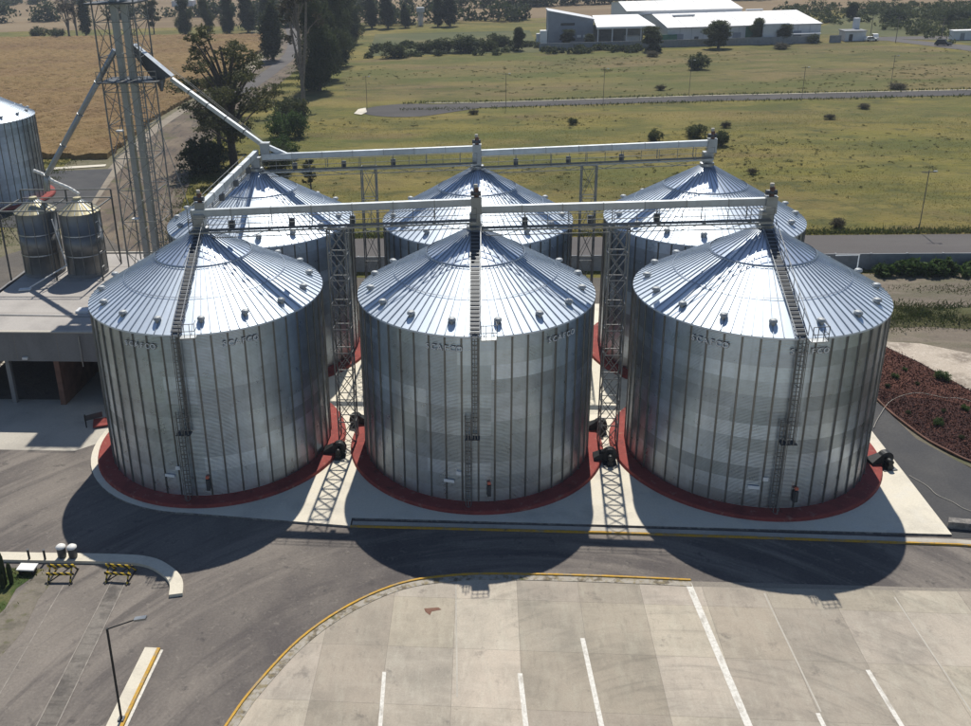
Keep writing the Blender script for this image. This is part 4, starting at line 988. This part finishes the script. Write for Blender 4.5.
tree('bush2', -38.5, 108, 4.5, 'bright green shrub right below the large open tree', 'bush', G1, 1.2)
tree('bush', -44, 146, 6.5, 'green shrub at the foot of the bare stemmed tree', 'bush', G1, 1.0)
tree('bushd', -36.5, 96, 5.5, 'dark shrub above the left end of the back conveyor', 'bush', G1, 1.1)
tree('olive2', -28.6, 84, 5.2, 'small dark tree just above the back left silo roof', 'tree', G1, 1.0)
tree('col', -73, 262, 20, 'dark slender tree on the far side of the country road', 'tree', None, 1.5)
G2 = 'trees along the far edge of the fields'
for k, x, y, h, w, lab in [('dense', -136, 366, 17, .9, 'dark tree beside the bare ones behind the ochre field, left of the tower spout'), ('dense2', -126, 367, 16, .8, 'dark tree behind the ochre field above the spout platform'),
        ('bare', -193, 369, 19, 1.5, 'bare poplar pair behind the ochre field at far left'), ('bare', -190, 371, 17, 1.6, 'bare poplar close right of another at far left'), ('col', -186, 372, 18, 1.2, 'slim dark poplar behind the ochre field at far left'),
        ('bush', -207, 368, 5.2, 1.4, 'wide dark bush on the far field edge, left of the poplars'), ('bush', -198, 367, 4.6, 1.3, 'second bush on the far field edge beside the poplars'), ('bush', -236, 372, 6, 1.3, 'bush on the far field edge at the picture corner'),
        ('olive2', -152, 369, 15, .8, 'thin tree behind the elevator tower head'), ('dense', -115, 364, 18, .8, 'dark tree on the far side left of the country road'), ('col', -107, 367, 19, 1.5, 'dark columnar tree left of the country road end'),
        ('col', -98, 368, 18, 1.4, 'dark columnar tree at the country road end'), ('dense2', -60, 369, 17, .8, 'dark tree right of the country road end'), ('col', -50.4, 372, 15, 1.5, 'columnar tree left of the small water tower'),
        ('col', -42.8, 370, 16, 1.6, 'taller columnar tree left of the small water tower'), ('col', -35, 371, 10.5, 1.7, 'short columnar tree beside the small water tower'), ('col', -20.2, 373, 14, 1.5, 'columnar tree right of the small water tower'), ('col', -14.7, 372, 14.5, 1.8, 'dark columnar tree second right of the water tower'),
        ('bush', -30.2, 263, 5.7, 1.3, 'leftmost bush of the clump above the turning head'), ('bush', -20.4, 275, 4.5, 1.3, 'small bush in the clump above the turning head'), ('bushd', -14, 274, 5.2, 1.4, 'dark bush in the middle of the clump above the turning head'),
        ('bushd', -6.5, 273, 6.2, 1.4, 'largest dark bush of the clump above the turning head'), ('bush', 1.5, 277, 4.6, 1.4, 'rightmost bush of the clump above the turning head'), ('round', 12.7, 275, 8, 1.0, 'green tree left of the grey office block'), ('bush', 6, 290, 5, 1.3, 'bush behind the clump left of the office'),
        ('round', 30.7, 283.5, 6.0, 1.7, 'round tree in front of the grey office block'), ('round', 38.7, 282, 4.4, 1.8, 'small round tree at the corner of the office block'), ('round', 57.5, 264, 8.2, 1.6, 'dark tree in front of the open white canopy'), ('round', 80.4, 268, 9.0, 1.9, 'wide dark tree in front of the white warehouse wall'),
        ('round', 96.3, 279, 8.6, 1.1, 'upright dark tree by the green panel of the warehouse'), ('round', 105, 278, 6.6, 1.5, 'round tree right of the green panel of the warehouse'), ('bush', 114, 277, 3.4, 1.0, 'low bush at the right end of the warehouse wall'),
        ('bush', 63.5, 218.7, 5.0, 1.0, 'lone round bush in the open field below the warehouse'), ('bush', 20, 138, 1.7, 1.0, 'small bush in the field above the right back conveyor'), ('bush', 34.7, 120, 2.3, 1.1, 'green shrub in the field left of the right conveyor head'), ('bush', 43.0, 123, 2.8, 1.2, 'bushy shrub just left behind the right conveyor head'), ('bushd', 46.2, 114.5, 3.0, 1.0, 'dark shrub just right behind the right conveyor head'),
        ('dry', 51, 166-44+10, 1.4, 1.5, 'dry brown shrub in the field right of the conveyor head'), ('dry', 49.8, 61.5, 1.5, 1.5, 'dry shrub at the road edge right of the back right silo'), ('dry', 75, 140, 1.2, 2.0, 'dry flat shrub in the middle of the right field'), ('dry', 86, 152, 1.3, 2.2, 'dry flat shrub below the far road at right'), ('dry', 46, 92, 1.2, 1.4, 'dry shrub in the field above the right silo roof'),
        ('dry', 56, 250, 2.0, 2.4, 'dark low thicket below the warehouse canopy'), ('dry', 100, 262, 2.2, 2.6, 'brown low thicket below the green panel'), ('dry', 104, 177, 1.6, 3, 'wide brown thicket beside the far road at right'), ('dry', 46, 182, 1.6, 1.6, 'brown thicket just above the far road'), ('dry', -2, 152, 1.2, 2, 'low dark thicket right of the turning head'),
        ('round', 155, 356, 7, 1.2, 'round dark tree at the warehouse back corner'), ('round', 100, 372, 7.5, 1.2, 'round tree behind the warehouse roof'), ('bushd', 166, 340, 6, 1.5, 'dark bush on the scrubby slope at far right'), ('bushd', 186, 330, 6.5, 1.6, 'second dark bush on the scrubby slope at far right')]:
    tree(k, x, y, h, lab, 'bush' if k.startswith(('bush', 'dry')) else 'tree', G2, w)
# hedge, bed plants
hr = np.random.RandomState(40)
hp = []
for i in range(60):
    x = hr.uniform(48.5, 75); hp.append((x, 41.2+.012*x+hr.uniform(-.9, .9), hr.uniform(.3, 1.0), .9, .8, .75))
o = thing('hedge', (0, 0, 0), 'leafy green hedge along the boundary wall at the right', 'hedge')
put('foliage', leaves(crown_pts(9000, hp, hr), .30, 'leaf_bright', 41), o); put('stem_row', limb_mesh([([(a[0], a[1], -.05), (a[0], a[1], a[2])], [.05, .03]) for a in hp[:25]], 'bark'), o)
hp = [(36.5+i*.6, 41.4+.25*math.sin(i), .5, .5, .6, .55) for i in range(12)]
bp = random.Random(9)
k = 0
for (x, y, s_, kd) in [(38.9, 13.2, .7, 'bush2'), (43.0, 13.0, 1.3, 'bush2'), (38.2, 16.2, .55, 'bush'), (40.4, 14.8, .5, 'bush2'), (37.2, 6.2, .5, 'bush'), (38.9, 4.3, .9, 'bush2'), (41.7, 3.9, .7, 'bush2'), (42.3, 7.0, .7, 'bush2'), (40.3, 6.6, .45, 'bush'), (39.7, 2.0, .5, 'bush'), (41.3, .2, .6, 'bushd'), (40.3, 11.8, .45, 'bush'), (37.4, 11.2, .55, 'bushd'), (42.0, 1.5, .5, 'bush')]:
    lab = ['green plant near the middle top of the red bed', 'largest bright plant at the sand edge of the red bed', 'small plant at the top of the red bed beside the silo', 'small bright plant in the upper red bed', 'small plant at the left edge of the dark bed', 'round bright plant in the middle of the dark bed', 'bright plant at the right of the dark bed', 'plant at the right just below the white hose', 'tiny plant under the hose loop', 'tiny plant near the lower bed edge', 'dark plant low in the bed near the picture edge', 'tiny plant between hose and upper bed', 'dark plant beside the right silo in the upper bed', 'tiny plant low right in the dark bed'][k]
    tree(kd, x, y, s_*.72, lab, 'plant', 'plants in the planting bed', 1.0, 'bed_plant').location.z = .08; k += 1
o = put('lava_mulch', leaves(mulchp(np.random.RandomState(91), 30000), .085, 'lava_chip', 92)); o['kind'] = 'stuff'; o['label'] = 'loose reddish lava chips over the planting bed'; o['category'] = 'mulch'
# scrub on the far slope and far hedgerows, too many to count
sr = np.random.RandomState(50); sp_ = []
for i in range(2000):
    x = sr.uniform(135, 420); y = sr.uniform(262, 420)
    if (x < 154 and y < 338) or (156 < x < 176 and y < 284) or sr.rand() < .08: continue
    h_ = sr.uniform(.8, 3.4)*(1.3 if sr.rand() < .15 else 1); sp_.append((x, y, h_*.40, h_*.95, h_*.95, h_*.6))
o = put('scrub', leaves(crown_pts(120000, sp_, sr, .5), .5, 'leaf_shrub', 51)); o['kind'] = 'stuff'; o['label'] = 'dense scrub covering the far right slope'; o['category'] = 'scrub'
sp_ = []
for i in range(900):
    x = sr.uniform(-620, 560); row = sr.choice([0, 1, 2, 3]); y = [476, 392, 640, 860][row]+.05*x+sr.normal(0, 3+3*row)
    if row == 1 and (x < -120 or x > 20): continue
    if row == 0 and (-210 > x > -240): continue
    h_ = sr.uniform(3, 9.5) if row else sr.uniform(4, 10); sp_.append((x, y, h_*.45, h_*.85, h_*.6, h_*.55))
o = put('distant_trees', leaves(crown_pts(110000, sp_, sr, .5), .95, 'leaf_dark', 52)); o['kind'] = 'stuff'; o['label'] = 'dark tree belts across the distant plain'; o['category'] = 'trees'
sp_ = []
for i in range(70):
    x = sr.uniform(-40, 60); sp_.append((x, sr.uniform(262, 300) if x < 22 else sr.uniform(262, 272), .6, 1.9, 1.6, 1.1))
o = put('field_scrub', leaves(crown_pts(16000, sp_, sr, .6), .4, 'leaf_shrub', 53)); o['kind'] = 'stuff'; o['label'] = 'low scrub below the warehouse boundary'; o['category'] = 'scrub'
sp_ = []
for i in range(5200):
    x = sr.uniform(-42, 175); y = 60+sr.rand()**1.15*195
    if 150 < y < 180 or x < -36-.09*(y-60) or math.sin(x*.06+1.3*math.sin(y*.045))+math.sin(y*.09-x*.03)+sr.normal(0, .7) < .25: continue
    a_ = sr.uniform(.15, .5)*(1+y*.003)*(2 if sr.rand() < .04 else 1); sp_.append((x, y, .0, a_, a_*.9, sr.uniform(.08, .22)))
o = put('field_tussocks', leaves(crown_pts(70000, sp_, sr, .15), .09, 'leaf_tussock', 55)); o['kind'] = 'stuff'; o['label'] = 'low dull green tussocks dotted over the open field'; o['category'] = 'grass'
# weeds beside the far road
def farweeds(r, n):
    x = r.uniform(-20, 165, n); s_ = r.choice([0, 1], n); y = np.where(s_ == 0, np.interp(x, [0, 54, 170], [168.8, 173.2, 176.6]), np.interp(x, [0, 54, 170], [159.6, 163.6, 166.8])); y = y+r.normal(0, .8, n); return np.stack([x, y, np.full(n, -.05)], 1)
o = put('far_roadside_weeds', blades(2600, farweeds, .2, .7, .14, 'grass_green', 54, .5)); o['kind'] = 'stuff'; o['label'] = 'weeds growing along the far road edges'; o['category'] = 'weeds'

# ------------------------------------------------------------------ poles
for x, y, h, lab in [(-28, 161, 8.2, 'thin pole at the turning head of the far road'), (5.9, 158, 8.6, 'thin pole above the middle back silo'), (29.1, 160, 9, 'thin pole right of the middle back silo'), (51.9, 173.5, 8.8, 'thin pole above the right conveyor head'), (76, 163, 8, 'thin pole on the far road in the right field'), (101.6, 177, 8.4, 'thin pole far right on the far road'), (59.8, 58.9, 8.6, 'nearer leaning pole at the road behind the right silos')]:
    p_ = thing('lamp_pole', (x, y, -.05), lab, 'pole', 'thin poles along the roads'); beam('pole', p_, (0, 0, 0), (.0, 0, h), .11, .11, 'wood_pole', True); beam('arm', p_, (-.9, 0, h-.3), (.9, 0, h-.3), .08, .1, 'wood_pole'); box('fitting', p_, (.8, 0, h-.2), (.5, .25, .14), 'steel_galv')
for i, (x, y) in enumerate([(140, 272), (152, 266), (133, 276)]):
    p_ = thing('utility_pole', (x, y, -.05), ['utility pole at the far junction beside the side road', 'utility pole right of the far junction', 'utility pole next to the warehouse corner'][i], 'pole', 'poles at the far junction'); beam('pole', p_, (0, 0, 0), (0, 0, 8.5), .22, .22, 'wood_pole', True); beam('crossarm', p_, (-.9, 0, 8), (.9, 0, 8), .1, .12, 'wood_pole')
wt = thing('water_tower', (-28.5, 379, 0), 'small grey tower between the far poplars', 'tower')
for a in ((-1, -1), (1, -1), (1, 1), (-1, 1)): beam('leg', wt, (*a, 0), (*a, 6), .35, .35, 'shed_wall')
box('tank', wt, (0, 0, 7), (3.4, 3, 2.0), 'shed_wall'); box('shaft', wt, (0, 0, 3), (1.2, 1.2, 6), 'shed_wall')

# ------------------------------------------------------------------ far warehouse
of = thing('office_block', (32, 288, 0), 'grey office block with a slanting roof left of the warehouses', 'building')
def prism(poly_xz, y0, y1, mat): # extruded along y
    n = len(poly_xz); v = [(a, y0, b) for a, b in poly_xz]+[(a, y1, b) for a, b in poly_xz]
    f = [tuple(range(n)), tuple(range(2*n-1, n-1, -1))]+[(i, n+i, n+(i+1) % n, (i+1) % n) for i in range(n)]
    return mesh('prism', v, f, mat)
put('wall', prism([(-8, 0), (8.2, 0), (8.2, 8.6), (-8, 12.0)], 0, 12, 'office_grey'), of)
put('roof', prism([(-8.3, 12.05), (8.5, 8.65), (8.5, 8.95), (-8.3, 12.35)], -.3, 12.3, 'shed_wall'), of)
box('window_strip', of, (-1, -.04, 7.3), (5, .1, .9), 'glass_dark'); box('window', of, (3.2, -.04, 3.0), (1.5, .1, .9), 'shed_white'); box('window', of, (5.4, -.04, 3.0), (1.5, .1, .9), 'shed_white')
box('side_annex', of, (-9.5, 2, 2.6), (2.6, 3, 5.2), 'shed_white'); box('annex', of, (-11.5, 3, 2), (1.2, 2, 4), 'shed_wall')
cn = thing('open_canopy', (50, 281, 0), 'white open sided canopy between office and warehouse', 'canopy')
put('roof', mesh('roof', [(-9.6, -2, 6.2), (11, -2, 6.2), (8.5, 24, 8.2), (-8.5, 24, 8.2), (-9.6, -2, 6.9), (11, -2, 6.9), (8.5, 24, 8.8), (-8.5, 24, 8.8)], [(0, 3, 2, 1), (4, 5, 6, 7), (0, 1, 5, 4), (1, 2, 6, 5), (2, 3, 7, 6), (3, 0, 4, 7)], 'shed_white'), cn)
for cx_ in (-9, -4, 1, 6, 10.5): box('column', cn, (cx_, -1.6, 3.1), (.35, .35, 6.2), 'shed_wall')
box('back_wall', cn, (0, 16, 3), (19, .4, 6), 'grey_wall'); box('parked_load', cn, (4, 6, 1.4), (5, 4, 2.8), 'shed_wall')
def shed(loc, w, d, hw, hr_, label, n, wallm='shed_wall'):
    s_ = thing('warehouse', loc, label, 'warehouse', 'white roofed warehouses')
    put('front_wall', slab([(0, 0), (w, 0), (w, .3), (0, .3)], 0, hw, wallm), s_); put('side_wall', slab([(0, .31), (.3, .31), (.3, d), (0, d)], 0, hw, wallm), s_); put('side_wall', slab([(w-.3, .31), (w, .31), (w, d), (w-.3, d)], 0, hw, wallm), s_)
    for i in range(n):
        x0 = -.4+(w+.8)*i/n; x1 = -.4+(w+.8)*(i+1)/n-.12
        v = [(x0, -.5, hw+.02), (x1, -.5, hw+.02), (x1, d*.5, hr_), (x0, d*.5, hr_), (x1, d+.5, hw+.02), (x0, d+.5, hw+.02)]
        put('roof_sheet', mesh('roof', v, [(0, 1, 2, 3), (3, 2, 4, 5)], 'shed_white'), s_)
    put('gable', mesh('gable', [(0, 0, hw), (0, d, hw), (0, d*.5, hr_-.1)], [(0, 2, 1)], wallm), s_)
    return s_
w1 = shed((65.5, 280, 0), 53, 52, 6.0, 8.6, 'long low white roofed warehouse nearest the field', 8)
w1.rotation_euler = (0, 0, .05)
w2 = shed((57, 322, 0), 44, 50, 8.6, 10.6, 'second white roofed warehouse behind the long one', 6)
box('roof_vent', w1, (10, 20, 8.4), (8, 1.6, .5), 'shed_wall'); box('roof_vent', w1, (38, 27, 9.0), (6, 1.6, .5), 'shed_wall')
box('green_panel', w1, (30, -.05, 3.6), (6, .1, 4), 'green_sheet'); box('grey_bay', w1, (36.2, -2, 3.4), (9, 4, 6.6), 'shed_wall'); box('window', w1, (10, -.04, 2.2), (1.4, .1, 1), 'glass_dark'); box('dark_gate', w1, (-1.2, -1.5, 1.9), (8, .4, 3.8), 'green_sheet')
box('canopy', w1, (46, -2.2, 2.9), (12, 2.5, .25), 'shed_white')
for dx in (4, 17, 24, 45): box('roller_door', w1, (dx, -.06, 1.9), (2.8, .1, 3.6), 'office_grey')
for k_ in range(1, 13): box('wall_seam', w1, (k_*4.1, -.03, 3.0), (.09, .05, 5.9), 'office_grey')
box('gutter', w1, (26.5, -.75, 5.95), (53.6, .3, .25), 'office_grey')
bw = thing('boundary_wall', (80, 275, 0), 'long grey boundary wall in front of the warehouses', 'wall')
for i in range(26):
    x = -60+i*4.0
    if 36.5-2 < x+0 < 36.5: continue
    put('wall_panel', slab([(x, 0), (x+3.9, 0), (x+3.9, .25), (x, .25)], -.1, 2.4, 'grey_wall'), bw, (0, (x+10)*.045, 0))
hs_ = thing('gate_house', (126, 283, 0), 'small grey gate house at the right end of the warehouses', 'building')
put('wall', slab([(0, -3), (7, -3), (7, 3), (0, 3)], 0, 3.2, 'shed_wall'), hs_); put('roof', slab([(-.3, -3.3), (7.3, -3.3), (7.3, 3.3), (-.3, 3.3)], 3.203, 3.45, 'grey_wall'), hs_); box('turret', hs_, (5.8, 4, 3.6), (1.8, 1.8, 7), 'shed_wall'); box('door', hs_, (2, -3.04, 1.2), (1.2, .1, 2.2), 'glass_dark')
def car(x, y, rz, body, label, L=4.4, Hc=1.5):
    c = thing('parked_car', (x, y, 0), label, 'car', 'cars near the far junction', rz); h = L/2
    put('body', prism([(-h, .3), (h, .3), (h, .75), (h*.85, .85), (h*.45, .9), (h*.15, Hc), (-h*.7, Hc), (-h*.95, .95), (-h, .85)], -.85, .85, body), c)
    put('side_glass', prism([(h*.38, .92), (h*.12, Hc-.08), (-h*.66, Hc-.08), (-h*.86, .95)], -.87, .87, 'glass_dark'), c)
    for sx in (-h*.62, h*.62):
        for sy in (-.82, .82): beam('wheel', c, (sx, sy-.1, .32), (sx, sy+.1, .32), .64, .64, 'tyre_black', True)
car(134.5, 279, .1, 'white_paint', 'white car parked right of the gate house'); car(137.5, 284, 1.4, 'white_paint', 'second white car farther behind the gate house', 5.2, 1.9); car(151, 262, -.5, 'black_machine', 'dark vehicle on the side road at far right', 5.0, 2.0)
cs = thing('container_shed', (160, 277, 0), 'pale container like shed at the right picture edge', 'shed')
put('wall', slab([(0, -1.5), (12, -1.5), (12, 1.5), (0, 1.5)], 0, 3.0, 'shed_wall'), cs); put('roof', slab([(-.2, -1.7), (12.2, -1.7), (12.2, 1.7), (-.2, 1.7)], 3.003, 3.2, 'shed_white'), cs); box('door', cs, (3, -1.54, 1.2), (1.4, .08, 2.2), 'grey_wall')
fb = thing('field_shed', (-196, 560, 0), 'small pale shed between far hedgerows at top left', 'shed')
put('wall', slab([(-7, -4), (7, -4), (7, 4), (-7, 4)], 0, 3.2, 'shed_wall'), fb); put('roof', prism([(-7.4, 3.2), (7.4, 3.2), (7.4, 3.5), (0, 4.6), (-7.4, 3.5)], -4.3, 4.3, 'shed_white'), fb)

# ------------------------------------------------------------------ haze: the air over the plain
t = NT('haze_air'); t.n.remove(t.p)
pv = t.new('ShaderNodeVolumePrincipled'); pv.inputs['Color'].default_value = (.78, .87, 1, 1); pv.inputs['Density'].default_value = .00017; pv.inputs['Anisotropy'].default_value = .2
t.link(pv.outputs[0], t.n['Material Output'].inputs['Volume'])
hz = put('haze', slab([(-1500, -200), (1500, -200), (1500, 2600), (-1500, 2600)], -1.3, 44, 'haze_air')); hz['kind'] = 'stuff'; hz['label'] = 'thin pale haze over the whole plain'; hz['category'] = 'haze'
